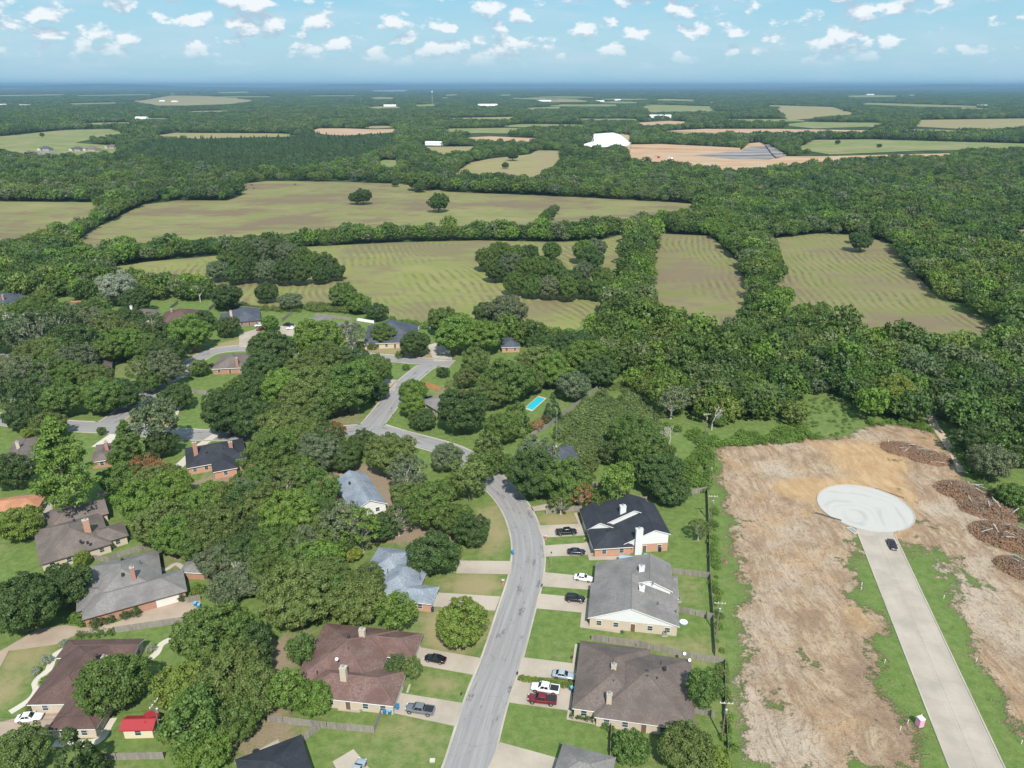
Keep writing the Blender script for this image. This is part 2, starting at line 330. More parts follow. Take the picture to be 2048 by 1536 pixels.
m, t = mat('pool_water'); p = pos(t); finish(t, mixc(t, noise(t, p, .8, 3), (.02, .42, .55), (.05, .55, .66)), .05, bump=noise(t, p, 3, 3), bstr=.1, bdist=.05, spec=.5); M['water'] = m
m, t = mat('lake_water'); finish(t, (.35, .45, .55), .1); M['lake'] = m
# foliage
def leafmat(name, attr):
    m, t = mat(name)
    if attr:
        base = nd(t, 'ShaderNodeAttribute', attribute_name='tint', attribute_type='INSTANCER').outputs[0]
    else: base = nd(t, 'ShaderNodeObjectInfo').outputs['Color']
    p = pos(t); n1 = noise(t, p, .55, 2); n2 = noise(t, p, 2.2, 2, .6); r = rnd(t)
    col = mixc(t, sstep(t, n1, .3, .7), vmul(t, base, (.80, .84, .80)), vmul(t, base, (1.18, 1.15, 1.08)))
    col = mixc(t, math_(t, 'MULTIPLY', sstep(t, n2, .45, .75), .55), col, vmul(t, base, (1.32, 1.26, 1.3)))
    col = mixc(t, math_(t, 'MULTIPLY', r, .35), col, vmul(t, base, (1.12, 1.03, .9)))
    d = nd(t, 'ShaderNodeBsdfDiffuse', {0: col, 1: .0}); tr = nd(t, 'ShaderNodeBsdfTranslucent', {0: vmul(t, col, (1.1, 1.15, .6))})
    gl = nd(t, 'ShaderNodeBsdfGlossy', {0: (.5, .55, .5, 1), 'Roughness': .5})
    a = nd(t, 'ShaderNodeMixShader', {0: .28, 1: d.outputs[0], 2: tr.outputs[0]}); b = nd(t, 'ShaderNodeMixShader', {0: .035, 1: a.outputs[0], 2: gl.outputs[0]})
    nd(t, 'ShaderNodeOutputMaterial', {0: b.outputs[0]}); return m
M['leaf'] = leafmat('leaves', False); M['leaf_far'] = leafmat('distant_leaves', True)
m, t = mat('bark'); p = objc(t); finish(t, mixc(t, noise(t, vmul(t, p, (3, 3, .6)), 1.5, 4), (.10, .078, .06), (.22, .18, .15)), .9, spec=.1); M['bark'] = m
m, t = mat('dead_grey_wood'); p = objc(t); finish(t, mixc(t, noise(t, vmul(t, p, (3, 3, .6)), 1.5, 4), (.30, .27, .24), (.52, .48, .44)), .9, spec=.1); M['deadwood'] = m
m, t = mat('dead_brown_leaves'); p = objc(t); finish(t, mixc(t, noise(t, p, 1.2, 4), (.19, .095, .053), (.36, .22, .135)), .95, spec=.05); M['deadleaf'] = m
m, t = mat('brush_sticks'); p = objc(t); finish(t, mixc(t, noise(t, p, .8, 4), (.17, .125, .09), (.42, .34, .27)), .95, spec=.05); M['sticks'] = m
# cars
def paint(name, c, metal=.2):
    m, t = mat(name); finish(t, c, .25, metal=metal, spec=.5, **{'Coat Weight': .6, 'Coat Roughness': .05}); return m
M['p_black'] = paint('black_car_paint', (.012, .012, .015)); M['p_white'] = paint('white_car_paint', (.78, .78, .77), 0); M['p_silver'] = paint('silver_car_paint', (.52, .55, .60), .5)
M['p_red'] = paint('dark_red_car_paint', (.17, .012, .022)); M['p_grey'] = paint('grey_car_paint', (.20, .21, .235), .4); M['p_maroon'] = paint('blackish_maroon_car_paint', (.03, .012, .02)); M['p_navy'] = paint('dark_blue_car_paint', (.015, .018, .035))
m, t = mat('car_glass'); finish(t, (.012, .016, .02), .03, spec=.8); M['cglass'] = m
M['rubber'] = plain('tyre_rubber', (.02, .02, .02), .85); M['rim'] = plain('alloy_rim', (.55, .56, .58), .3, .05, 2, .8)
M['lens_w'] = plain('headlight_lens', (.8, .8, .8), .1, .02); M['lens_r'] = plain('tail_light_lens', (.5, .02, .015), .15, .02); M['bedliner'] = plain('black_bed_liner', (.025, .025, .028), .7)
M['bin_blue'] = plain('blue_bin_plastic', (.03, .16, .36), .5); M['bin_lid'] = plain('light_blue_lid_plastic', (.12, .42, .62), .45); M['bin_dark'] = plain('dark_bin_plastic', (.02, .03, .06), .5)
M['pink'] = plain('pink_plastic', (.78, .36, .50), .5, .06); M['toiletroof'] = plain('translucent_white_plastic', (.75, .76, .8), .4, .05)
M['redmetal'] = siding('red_metal_roofing', (.33, .035, .04)); M['turq'] = plain('turquoise_fabric', (.05, .48, .56), .6)
M['awning'] = siding('blue_metal_roofing', (.34, .46, .56)); M['copper'] = plain('dark_grill_metal', (.03, .03, .03), .5)

# ------------------------------------------------------------------ ground
XS = np.arange(-340, 341, 1.0); YS = np.arange(60, 431, 1.0)
GX, GY = np.meshgrid(XS, YS); gx, gy = GX.ravel(), GY.ravel()
paintv = np.zeros((gx.size, 4))
def paint_poly(poly, ch, val, z=0.0, world=False):
    pl = poly if world else [tuple(gp(*q))[:2] for q in poly]
    mk = inside(gx, gy, pl)
    paintv[mk, ch] = val
def blur(ch, k):
    a = paintv[:, ch].reshape(GX.shape)
    for ax in (0, 1):
        acc = np.zeros_like(a)
        for d in range(-k, k+1): acc += np.roll(a, d, ax)
        a = acc/(2*k+1)
    paintv[:, ch] = a.ravel()
DIRT = [(1505,1540),(1508,1450),(1500,1300),(1512,1180),(1492,1110),(1470,1040),(1455,990),(1440,930),(1425,905),(1440,893),(1507,876),(1583,880),(1650,878),(1700,878),(1722,855),(1780,847),(1858,862),(1886,884),(1910,935),(1950,985),(2010,1060),(2060,1130),(2300,1330),(2300,1700),(2080,1500),(2046,1462),(2004,1402),(1974,1316),(1940,1240),(1903,1150),(1880,1110),(1850,1085),(1800,1068),(1795,1110),(1760,1140),(1712,1060),(1700,1100),(1690,1135),(1705,1150),(1700,1180),(1690,1200),(1735,1225),(1768,1250),(1770,1285),(1740,1300),(1712,1268),(1738,1316),(1763,1387),(1785,1425),(1802,1441),(1815,1490),(1825,1530),(1830,1560)]
paint_poly(DIRT, 0, 1.0)
for pl in ([(1525,955),(1600,950),(1720,945),(1830,960),(1850,1000),(1840,1050),(1810,1090),(1790,1070),(1712,1060),(1660,1040),(1620,1005),(1545,1000)], [(1660,1200),(1700,1180),(1768,1250),(1772,1285),(1735,1290),(1700,1260)],
           [(1640,880),(1760,880),(1840,930),(1800,960),(1640,930)], [(1790,1070),(1850,1085),(1880,1120),(1830,1100)], [(1680,1130),(1700,1150),(1690,1165)]):
    paint_poly(pl, 1, .75)
m_ = paintv[:, 0].copy(); paint_poly([(1432,960),(1470,1000),(1512,1150),(1508,1540),(1466,1540),(1446,1300)], 0, .43); paint_poly([(1712,1060),(1690,1135),(1705,1180),(1768,1250),(1770,1300),(1763,1387),(1825,1530),(1900,1536),(1760,1150)], 0, .22); paint_poly([(1800,1068),(1850,1085),(1903,1150),(1974,1316),(2046,1462),(2008,1500),(1830,1150)], 0, .22); paintv[:, 0] = np.maximum(m_, paintv[:, 0])
# dry, patchy verge beside the back fence; dry front lawns
for pl, v in (([(1425,960),(1470,1000),(1510,1150),(1508,1540),(1462,1540),(1440,1300)], .10), ([(848,1268),(960,1275),(945,1316),(845,1290)], .75), ([(1085,1030),(1165,1022),(1168,1048),(1080,1052)], .8),
              ([(1020,1010),(960,985),(950,1100),(1015,1120)], .38), ([(915,1148),(1012,1150),(1000,1190),(890,1184)], .5), ([(870,1215),(985,1222),(950,1316),(850,1268)], .65),
              ([(825,1330),(940,1352),(915,1402),(800,1384)], .35), ([(785,1425),(905,1452),(880,1536),(640,1540),(600,1500)], .22), ([(1250,1265),(1440,1280),(1430,1325),(1190,1285)], .45), ([(1360,1160),(1418,1160),(1420,1225),(1360,1220)], .18),
              ([(0,1300),(100,1290),(95,1310),(0,1330)], .6), ([(-50,1370),(40,1340),(45,1400),(-50,1440)], .55), ([(430,690),(520,665),(500,690),(440,700)], .75), ([(700,680),(870,700),(880,722),(690,700)], .65), ([(225,845),(300,830),(360,850),(300,860)], .7)):
    paint_poly(pl, 2, v)
# leaf litter and bare soil under the trees of the wooded blocks
for pl, v in (([(380,960),(560,900),(780,930),(900,990),(930,1100),(860,1090),(740,1090),(600,1140),(560,1200),(420,1180),(380,1060)], .8), ([(500,1290),(640,1245),(640,1270),(600,1330),(600,1400),(540,1440),(500,1380)], .8), ([(470,1440),(560,1420),(640,1460),(590,1500),(490,1540),(440,1500)], .75),
              ([(640,1395),(660,1400),(700,1440),(640,1440)], .8), ([(640,960),(720,940),(740,980),(690,1000)], .85), ([(800,1060),(860,1040),(850,1090),(800,1100)], .85), ([(870,1185),(900,1120),(930,1120),(905,1150)], .7), ([(835,1210),(880,1215),(860,1250),(820,1260)], .75),
              ([(310,1090),(370,1095),(380,1150),(330,1150)], .7), ([(480,760),(720,800),(740,850),(560,860),(400,850)], .6), ([(0,600),(430,640),(420,740),(200,760),(0,800)], .45), ([(840,765),(905,770),(920,800),(860,800)], .55),
              ([(1330,1045),(1345,1048),(1350,1085),(1325,1080)], .9), ([(230,1255),(340,1245),(330,1262),(240,1275)], .4)):
    paint_poly(pl, 3, v)
blur(0, 4); blur(1, 5); blur(2, 3); blur(3, 3)
paintv[:, 2] += np.clip(vnoise(gx, gy, 14, 61)-.40, 0, 1)*.6
# grass creeping into the bulldozed lot
patch = vnoise(gx, gy, 9, 40); paintv[:, 0] -= np.clip((patch-.56)*2.6, 0, .55)*(paintv[:, 0] > .1)
gz = (vnoise(gx, gy, 7, 3)-.47)*.9*np.clip(paintv[:, 0], 0, 1)
def dseg(P, a, b):
    a = np.array(a[:2]); b = np.array(b[:2]); d = b-a; tt = np.clip(((P-a)@d)/(d@d), 0, 1); return np.linalg.norm(P-a-tt[:, None]*d, axis=1)
PG = np.stack([gx, gy], 1)
CIRC = gp(1730, 1015); CR = 12.9
ra, rb = (gp(1712,1053)+gp(1784,1063))/2, (gp(1900,1536)+gp(2008,1536))/2
rdir = (rb-ra).normalized(); RW = 4.75; RA, RB = ra-rdir*2, ra+rdir*130
keep = np.clip(np.minimum(dseg(PG, RA, RB)-6, np.linalg.norm(PG-np.array(CIRC[:2]), axis=1)-CR-1.5)/4, 0, 1)
gz *= keep
nx, ny = len(XS), len(YS)
idx = np.arange(nx*ny).reshape(ny, nx)
quads = np.stack([idx[:-1,:-1], idx[:-1,1:], idx[1:,1:], idx[1:,:-1]], -1).reshape(-1, 4)
def np_mesh(name, co, quads_, mats, smooth=False):
    me = bpy.data.meshes.new(name); n = len(co); k = len(quads_); w = quads_.shape[1]
    me.vertices.add(n); me.vertices.foreach_set('co', np.asarray(co, np.float32).ravel())
    me.loops.add(k*w); me.loops.foreach_set('vertex_index', np.asarray(quads_, np.int32).ravel())
    me.polygons.add(k); me.polygons.foreach_set('loop_start', np.arange(0, k*w, w, dtype=np.int32)); me.polygons.foreach_set('loop_total', np.full(k, w, np.int32))
    for mm in mats: me.materials.append(mm)
    if smooth: me.polygons.foreach_set('use_smooth', np.ones(k, bool))
    me.update(calc_edges=True); return me
me = np_mesh('lawn_ground', np.stack([gx, gy, gz], 1), quads, [M['ground']], True)
ca = me.attributes.new('paint', 'FLOAT_COLOR', 'POINT'); ca.data.foreach_set('color', paintv.astype(np.float32).ravel())
tag(link('ground', me), kind='structure')
# the land beyond, in rings out to the horizon, with low swells
rad_ = np.concatenate([np.linspace(0, 1500, 40), np.geomspace(1600, 70000, 60)]); ang = np.linspace(math.radians(-25), math.radians(205), 90)
R_, A_ = np.meshgrid(rad_, ang); fx, fy = (R_*np.cos(A_)).ravel(), (R_*np.sin(A_)-50).ravel()
fz = np.full(fx.shape, -.45)
fidx = np.arange(R_.size).reshape(R_.shape); fq = np.stack([fidx[:-1,:-1], fidx[:-1,1:], fidx[1:,1:], fidx[1:,:-1]], -1).reshape(-1, 4)
tag(link('terrain', np_mesh('terrain', np.stack([fx, fy, fz], 1), fq, [M['floor']])), kind='structure')
# wooded ridges on the horizon
def ridge(y, x0, x1, hgt, seed, dep=2500):
    n = 90; xs = np.linspace(x0, x1, n); prof = hgt*np.sin(np.linspace(0, math.pi, n))**.5*(.55+.9*vnoise(xs, xs*0, (x1-x0)/7, seed, 3))
    co = [];  rows = [(-1, 0), (-.4, .8), (0, 1), (.5, .7), (1.2, 0)]
    for a, k in rows: co += [(x, y+a*dep, h*k-1) for x, h in zip(xs, prof)]
    ii = np.arange(n*len(rows)).reshape(len(rows), n); q = np.stack([ii[:-1,:-1], ii[:-1,1:], ii[1:,1:], ii[1:,:-1]], -1).reshape(-1, 4)
    tag(link('hills', np_mesh('hills', np.array(co), q, [M['floor']], True)), kind='structure')
ridge(26000, 8500, 26000, 148, 1); ridge(24000, -24000, -7000, 140, 2); ridge(32000, -9500, -1500, 140, 3); ridge(40000, -12000, 16000, 120, 5); ridge(18000, 9500, 16500, 60, 8, 1200)

# ------------------------------------------------------------------ fields and clearings (pixel outlines laid on the ground)
FIELDS = {
 'F1': ('hay_field','hay',[(128,502),(188,458),(284,410),(355,401),(455,401),(484,391),(478,369),(533,362),(700,364),(804,368),(899,384),(975,387),(1163,395),(1350,405),(1428,412),(1300,430),(1214,442),(1077,450),(855,452),(650,459),(564,468),(400,478),(260,487)]),
 'F2': ('hay_field','hay',[(-300,394),(0,403),(205,405),(180,432),(145,449),(50,473),(0,484),(-300,510)]),
 'F3': ('hay_field','hay_curl',[(185,540),(300,523),(430,512),(500,503),(605,494),(787,485),(957,481),(1100,484),(1197,482),(1258,465),(1245,500),(1231,545),(1215,588),(1205,608),(1166,649),(1149,661),(1108,658),(1052,642),(960,640),(840,648),(785,636),(740,612),(663,605),(607,613),(540,615),(480,613),(430,590),(410,560),(380,548),(300,548)]),
 'F4': ('hay_field','hay_rows',[(1314,467),(1420,472),(1442,490),(1464,509),(1486,520),(1476,542),(1500,560),(1506,588),(1498,615),(1450,655),(1420,651),(1357,641),(1304,611),(1305,570),(1303,542)]),
 'F5': ('hay_field','hay_rows',[(1539,478),(1636,467),(1705,470),(1753,480),(1789,491),(1804,520),(1840,558),(1875,595),(1938,630),(2007,655),(2012,668),(1906,670),(1792,672),(1748,660),(1653,638),(1574,606),(1571,579),(1536,560),(1570,527),(1556,498)]),
 'F6': ('pasture','pasture',[(2012,462),(2048,459),(2200,458),(2200,486),(2048,482),(2030,478)]),
 'F7': ('pasture','pasture_dry',[(901,352),(940,326),(978,318),(1060,309),(1074,301),(1122,302),(1122,314),(1108,338),(1058,358),(1000,348),(950,350)]),
 'F8': ('pasture','pasture_dry',[(841,294),(954,293),(951,300),(903,311),(869,307)]),
 'F8b': ('pasture','pasture',[(752,328),(765,320),(795,321),(800,332),(770,336)]),
 'F9': ('pasture','pasture',[(-200,285),(0,273),(130,260),(219,258),(260,270),(191,277),(150,286),(240,292),(235,306),(130,312),(40,310),(0,302),(-200,305)]),
 'F10': ('pasture','pasture_dry',[(290,274),(348,266),(547,267),(585,272),(376,278)]),
 'F13': ('pasture','pasture',[(1625,280),(1738,279),(2030,287),(2100,289),(2100,296),(2023,299),(1848,301),(1658,309),(1585,297),(1610,290)]),
 'F14': ('pasture','pasture_dry',[(1837,240),(2048,237),(2250,238),(2250,252),(2048,254),(1987,261),(1906,257),(1830,253)]),
 'F15': ('pasture','pasture',[(1559,250),(1614,244),(1775,246),(1738,253),(1629,257)]),
 'F16': ('pasture','pasture_dry',[(1550,219),(1563,211),(1665,214),(1713,228),(1687,233),(1640,236),(1577,240)]),
 'F17': ('pasture','pasture',[(1282,214),(1300,209),(1431,213),(1428,223),(1300,227)]),
 'F18': ('pasture','pasture_dry',[(862,237),(1033,233.5),(1026,241),(957,241.5)]),
 'F19': ('pasture','pasture_dry',[(270,203),(342,191),(417,192),(513,201),(461,208),(376,211),(314,211)]),
 'F20': ('pasture','pasture',[(1709,208),(1738,205.5),(1957,212),(1960,215),(1830,213)]),
 'F23': ('pasture','pasture',[(735,196),(762,193.5),(790,195),(788,198),(745,198)]),
 'F24': ('pasture','pasture',[(825,210),(868,207.5),(880,212),(835,213)]),
 'F25': ('pasture','pasture_dry',[(885,190),(912,188.6),(918,190.5),(890,191.5)]),
 'F26': ('pasture','pasture_dry',[(995,190),(1022,188.8),(1026,190.6),(1000,191.5)]),
 'F27': ('pasture','pasture',[(1690,192),(1740,189.6),(1800,191),(1790,194),(1700,194.5)]),
 'F28': ('pasture','pasture_dry',[(170,172.9),(196,172.3),(196,174),(172,174.2)]),
 'F29': ('pasture','pasture',[(430,184),(500,183),(500,186),(440,186.5)]),
 'F30': ('pasture','pasture_dry',[(1860,176),(1900,175),(1905,177),(1866,178)]),
 'F31': ('pasture','pasture',[(1040,216),(1120,213),(1130,217),(1060,221)]),
 'Q1': ('quarry_ground','quarry',[(1241,267),(1265,272),(1262,290),(1320,291),(1483,300),(1497,287),(1519,285),(1540,292),(1572,313),(1651,313),(1720,311),(1900,307),(1925,313),(1760,316),(1640,324),(1556,334),(1464,342),(1420,338),(1315,324),(1258,322),(1250,295)]),
 'Q2': ('quarry_ground','quarry',[(1340,261),(1410,258),(1548,258),(1738,261),(1760,265),(1556,267),(1483,268),(1400,265)]),
 'Q3': ('quarry_ground','quarry',[(615,262),(640,257),(690,257),(745,259),(800,258),(795,264),(745,268),(690,271),(650,269)]),
 'Q4': ('quarry_ground','quarry',[(918,276),(980,273),(1080,277),(1060,285),(960,284)]),
 'Q5': ('quarry_ground','quarry',[(1260,246),(1340,242),(1385,244),(1360,250),(1290,253)]),
 'WS': ('white_sheeting','sheet',[(1181,269),(1228,266),(1240,270),(1262,288),(1255,292),(1190,296),(1160,292),(1183,284)]),
}
CLEAR = []
for k, (nm, mk, pl) in FIELDS.items():
    w = g2(pl, 0); far = np.mean([p.y for p in w])
    z = .06 if far < 1200 else .4
    if k == 'WS': z = 1.2
    mb = MB(); mb.prism([(p.x, p.y) for p in w], z-.5, z)
    o = mb.build(nm, M[mk]); tag(o, kind='structure'); CLEAR.append([(p.x, p.y) for p in w])
cr_ = np.random.default_rng(77)
for i in range(34):
    yy = 1900*(5.2**cr_.random()); xx = cr_.uniform(-.66, .66)*yy; L = cr_.uniform(60, 170)*(yy/2600)**.75; D = L*cr_.uniform(.5, 1.3)*(1 if yy < 4000 else 1.8); nn = 12
    pl = [(xx+L*math.cos(q)*k, yy+D*math.sin(q)*k) for q, k in zip(np.linspace(0, 6.28, nn, endpoint=False), cr_.uniform(.65, 1.15, nn))]
    o = MB().prism(pl, -.2, .38).build('pasture', M[('pasture', 'pasture_dry', 'pasture')[i % 3]]); tag(o, kind='structure'); CLEAR.append(pl)
# grey spoil pit in the quarry: terraces and a mound
for pl, z0, z1 in (([(1385,311),(1480,303),(1500,294),(1528,293),(1556,314),(1540,320),(1470,319)], .3, .7), ([(1530,292),(1540,291),(1572,313),(1552,318),(1545,312)], .3, 3.0), ([(1262,293),(1320,292),(1480,300),(1480,304),(1320,300),(1262,298)], .3, 4.0)):
    w = g2(pl); mb = MB(); mb.prism([(p.x, p.y) for p in w], z0, z1, 0); o = mb.build('quarry_terrace', M['spoil'] if z1 < 3.5 else M['quarry']); tag(o, kind='structure')
w = g2([(740,181),(820,179.6),(812,182.4),(752,183.2)]); mb = MB(); mb.prism([(p.x, p.y) for p in w], .2, .8); tag(mb.build('lake', M['lake']), kind='structure'); CLEAR.append([(p.x, p.y) for p in w])

# ------------------------------------------------------------------ streets
STREETS = []
def smooth_line(pts, step=1.5):
    P = [Vector(p) for p in pts]; out = []
    for i in range(len(P)-1):
        p0 = P[max(i-1,0)]; p1 = P[i]; p2 = P[i+1]; p3 = P[min(i+2, len(P)-1)]; n = max(2, int((p2-p1).length/step))
        for k in range(n):
            s = k/n; out.append(.5*((2*p1)+(p2-p0)*s+(2*p0-5*p1+4*p2-p3)*s*s+(3*p1-p0-3*p2+p3)*s**3))
    out.append(P[-1]); return out
def normals(L):
    N = []
    for i in range(len(L)):
        d = (L[min(i+1, len(L)-1)]-L[max(i-1,0)]); d.z = 0; d.normalize(); N.append(Vector((-d.y, d.x, 0)))
    return N
def strip(name, L, w, z, material, kind='structure', w1=None):
    N = normals(L); co, uv, fs = [], [], []; s = 0
    hw = w/2
    for i, p in enumerate(L):
        if i: s += (p-L[i-1]).length
        for k in (-1, 0, 1): co.append((p.x+N[i].x*hw*k, p.y+N[i].y*hw*k, z)); uv.append((hw*k, s))
    for i in range(len(L)-1):
        for k in range(2): a = i*3+k; fs.append((a, a+3, a+4, a+1))
    me = bpy.data.meshes.new(name); me.from_pydata(co, [], fs); me.materials.append(material)
    ul = me.uv_layers.new(name='uv')
    for l in me.loops: ul.data[l.index].uv = uv[l.vertex_index]
    me.update(); o = link(name, me); tag(o, kind=kind); return o
def edge_mid(l, r): return [(gp(*a)+gp(*b))/2 for a, b in zip(l, r)]
mainc = edge_mid([(872,1560),(889,1536),(928,1404),(962,1315),(992,1226),(1019,1150),(1024,1090),(1014,1041),(993,1003),(968,973)], [(968,1560),(979,1536),(1016,1404),(1047,1315),(1070,1226),(1086,1150),(1088,1090),(1073,1042),(1054,1005),(1022,970)])
mainc = [gp(905,1610)] + mainc[1:] + g2([(950,928),(905,902),(850,885),(800,872),(755,858)])
S_MAIN = smooth_line(mainc)
S_2 = smooth_line(g2([(725,866),(743,851),(773,814),(800,778),(822,757),(845,738),(862,727)]))
S_3 = smooth_line(g2([(905,728),(862,724),(785,717),(696,709),(600,701),(498,696),(432,702),(396,718),(362,744),(318,771),(285,797),(254,820),(224,842),(205,852)]))
S_5 = smooth_line(g2([(-120,822),(0,838),(60,846),(140,852),(250,858),(400,870),(560,868),(680,862),(735,858)]))
S_6 = smooth_line(g2([(-60,712),(0,714),(30,708),(80,690)]))
for i, (L, w) in enumerate(((S_MAIN, 8.4), (S_2, 8.2), (S_3, 8.2), (S_5, 8.4), (S_6, 7.5))):
    STREETS.append((L, w)); strip('road', L, w, .012+.006*i, M['asphalt'])
def kerbs(L, w, me_i, kw=.42, top=.12):
    N = normals(L)
    for sd in (-1, 1):
        mb = MB(); run = []
        def flush():
            if len(run) > 1:
                vs_ = []
                for a, b in run: vs_ += [(a.x,a.y,0),(a.x,a.y,top*.45),(a.x*.6+b.x*.4,a.y*.6+b.y*.4,top),(b.x,b.y,top),(b.x,b.y,0)]
                fs = [(i*5+k, i*5+k+1, i*5+k+6, i*5+k+5) for i in range(len(run)-1) for k in range(4)]
                mb.add(vs_, fs)
            run.clear()
        for i, p in enumerate(L):
            a = p+N[i]*sd*(w/2-.02); b = p+N[i]*sd*(w/2+kw); c = (a+b)/2
            hit = False
            for j, (L2, w2) in enumerate(STREETS):
                if j != me_i and min((c-q).length for q in L2) < w2/2+.1: hit = True; break
            if hit: flush()
            else: run.append((a, b))
        flush()
        if mb.v: tag(mb.build('kerb', M['kerb']), kind='structure')
for i, (L, w) in enumerate(STREETS): kerbs(L, w, i)
# the new concrete street with its turning circle
LN = [RA+rdir*(k*2.0) for k in range(66)]
NR = strip('concrete_road', LN, RW*2, .03, M['newroad'])
m, t = mat('street_panel_concrete'); p = pos(t); n1 = noise(t, p, .14, 4, .6); st = noise(t, vmul(t, objc(t), (1.3, .06, 1)), 1.0, 3, .6); n3 = noise(t, p, 5, 3); n5 = noise(t, p, 1.1, 4, .65)
col = mixc(t, sstep(t, n1, .32, .7), (.43, .372, .31), (.325, .283, .236)); col = mixc(t, math_(t, 'MULTIPLY', sstep(t, st, .5, .75), .3), col, (.28, .245, .21)); col = mixc(t, math_(t, 'MULTIPLY', rnd(t), .28), col, (.36, .305, .245)); col = mixc(t, math_(t, 'MULTIPLY', sstep(t, n5, .58, .75), .3), col, (.24, .20, .165))
finish(t, col, .85, bump=n3, bstr=.15, bdist=.02, spec=.2); M['newpanel'] = m
PL = 6.0; pme = MB().box(-RW/2+.02, RW/2-.02, .025, PL-.025, 0, .03).mesh('panel', [m]); ran = math.atan2(rdir.y, rdir.x)-math.pi/2; rn = Vector((rdir.y, -rdir.x, 0))
for k in range(21):
    a_ = RA+rdir*(k*PL)
    for sd in (-1, 1):
        q_ = a_+rn*sd*RW/2
        if (q_+rdir*PL*.5-CIRC).length < CR+.2 or (q_-CIRC).length < CR-.6: continue
        o = link('panel', pme, NR); o.location = (q_.x, q_.y, .03); o.rotation_euler.z = ran
mb = MB()
for sd in (-1, 1):
    n = Vector((-rdir.y, rdir.x, 0))*sd
    for k in range(2, 65, 1):
        a, b = LN[k], LN[k+1]
        p = [a+n*RW, a+n*(RW+.3), b+n*(RW+.3), b+n*RW]
        if (a-CIRC).length < CR+.5: continue
        mb.add([(q.x,q.y,0) for q in p]+[(q.x,q.y,.17) for q in p], [(0,1,5,4),(1,2,6,5),(2,3,7,6),(3,0,4,7),(4,5,6,7)])
tag(mb.build('kerb', M['kerb']), kind='structure')
mb = MB(); mb.prism([(CR*math.cos(a), CR*math.sin(a)) for a in np.linspace(0, 2*math.pi, 72, endpoint=False)], -.05, .065)
o = mb.build('turning_circle', M['circle']); o.location = CIRC; tag(o, kind='structure')
mb = MB(); n = 72
aa = [a for a in np.linspace(0, 2*math.pi, n+1) if (Vector((math.cos(a), math.sin(a), 0)).dot(rdir) < .90)]
aa = sorted(aa, key=lambda a: (a-math.atan2(rdir.y, rdir.x)) % (2*math.pi))
vs_ = []
for a in aa:
    for r, z in ((CR-.02, .05), (CR-.02, .16), (CR+.35, .2), (CR+.35, 0)): vs_.append((r*math.cos(a), r*math.sin(a), z))
mb.add(vs_, [(i*4+k, i*4+k+1, i*4+k+5, i*4+k+4) for i in range(len(aa)-1) for k in range(3)])
o = mb.build('kerb', M['kerb']); o.location = CIRC; tag(o, kind='structure')
# driveways, paths and patios
def slab(name, pl, matn, top=.135, joints=True):
    w = g2(pl, top); mb = MB(); mb.prism([(p.x, p.y) for p in w], -.02, top); o = mb.build(name, M[matn]); tag(o, kind='structure')
    CLEAR.append([(p.x, p.y) for p in w]); return o
DRIVES = [
 [(1074,1051),(1168,1047),(1175,1070),(1084,1075)], [(1086,1091),(1178,1085),(1188,1109),(1088,1113)], [(1087,1144),(1186,1154),(1190,1180),(1082,1172)], [(1077,1187),(1180,1197),(1178,1226),(1070,1216)],
 [(1043,1314),(1150,1327),(1153,1357),(1034,1352)], [(1030,1360),(1146,1374),(1142,1421),(1014,1404)], [(1000,1484),(1116,1516),(1112,1556),(975,1536)],
 [(920,1121),(1024,1122),(1022,1148),(912,1146)], [(862,1184),(1001,1193),(990,1221),(860,1212)], [(838,1294),(962,1316),(946,1349),(830,1328)], [(796,1385),(927,1406),(912,1452),(785,1425)]]
for i, d in enumerate(DRIVES):
    o = slab('driveway', d, 'kerb', .105); top = .135+.004*(i % 2); A, B, C, D = g2(d, top); n = 2 if (A-B).length < 13 else 3
    for k in range(n):
        g = .03/(A-B).length; u0, u1 = k/n+(g if k else 0), (k+1)/n-(g if k < n-1 else 0)
        MB().prism([(q.x, q.y) for q in (A.lerp(B, u0), A.lerp(B, u1), D.lerp(C, u1), D.lerp(C, u0))], .05, top).build('panel', M['concrete'], o)
slab('patio', [(665,1523),(707,1498),(752,1552),(690,1570)], 'concrete', .14)
slab('driveway', [(-60,1382),(0,1335),(18,1301),(112,1288),(152,1269),(234,1260),(363,1242),(402,1222),(401,1201),(372,1203),(343,1203),(312,1214),(270,1228),(235,1244),(180,1256),(130,1250),(76,1258),(-5,1305),(-60,1330)], 'concrete_tan', .1)
slab('driveway', [(130,1410),(91,1421),(18,1440),(-60,1455),(-60,1505),(20,1482),(98,1468)], 'concrete_tan', .12)
slab('driveway', [(345,935),(395,888),(425,868),(440,868),(412,890),(362,938)], 'path', .12); slab('driveway', [(183,893),(222,866),(232,870),(222,895)], 'path', .12)
slab('driveway', [(60,1030),(86,1005),(150,995),(152,1003),(100,1040)], 'concrete', .1); slab('driveway', [(640,960),(690,945),(705,960),(690,985),(660,975)], 'concrete_tan', .1)
slab('driveway', [(478,668),(523,655),(505,693),(478,694)], 'concrete', .12); slab('driveway', [(762,757),(795,760),(790,782),(762,778)], 'concrete', .12); slab('driveway', [(855,690),(895,680),(905,722),(868,722)], 'kerb', .12)
slab('driveway', [(1052,1016),(1100,1006),(1098,1018),(1066,1022)], 'concrete', .12); slab('driveway', [(560,652),(600,650),(585,672),(560,668)], 'concrete', .12)
slab('walkway', [(1175,1106),(1188,1113),(1262,1111),(1263,1118),(1178,1120)], 'concrete', .11); slab('walkway', [(1163,1225),(1176,1226),(1173,1244),(1243,1258),(1242,1266),(1160,1254)], 'concrete', .11)
slab('walkway', [(1148,1026),(1155,1025),(1162,1050),(1158,1051)], 'concrete', .11); slab('walkway', [(1167,1076),(1174,1075),(1178,1086),(1172,1087)], 'concrete', .11)
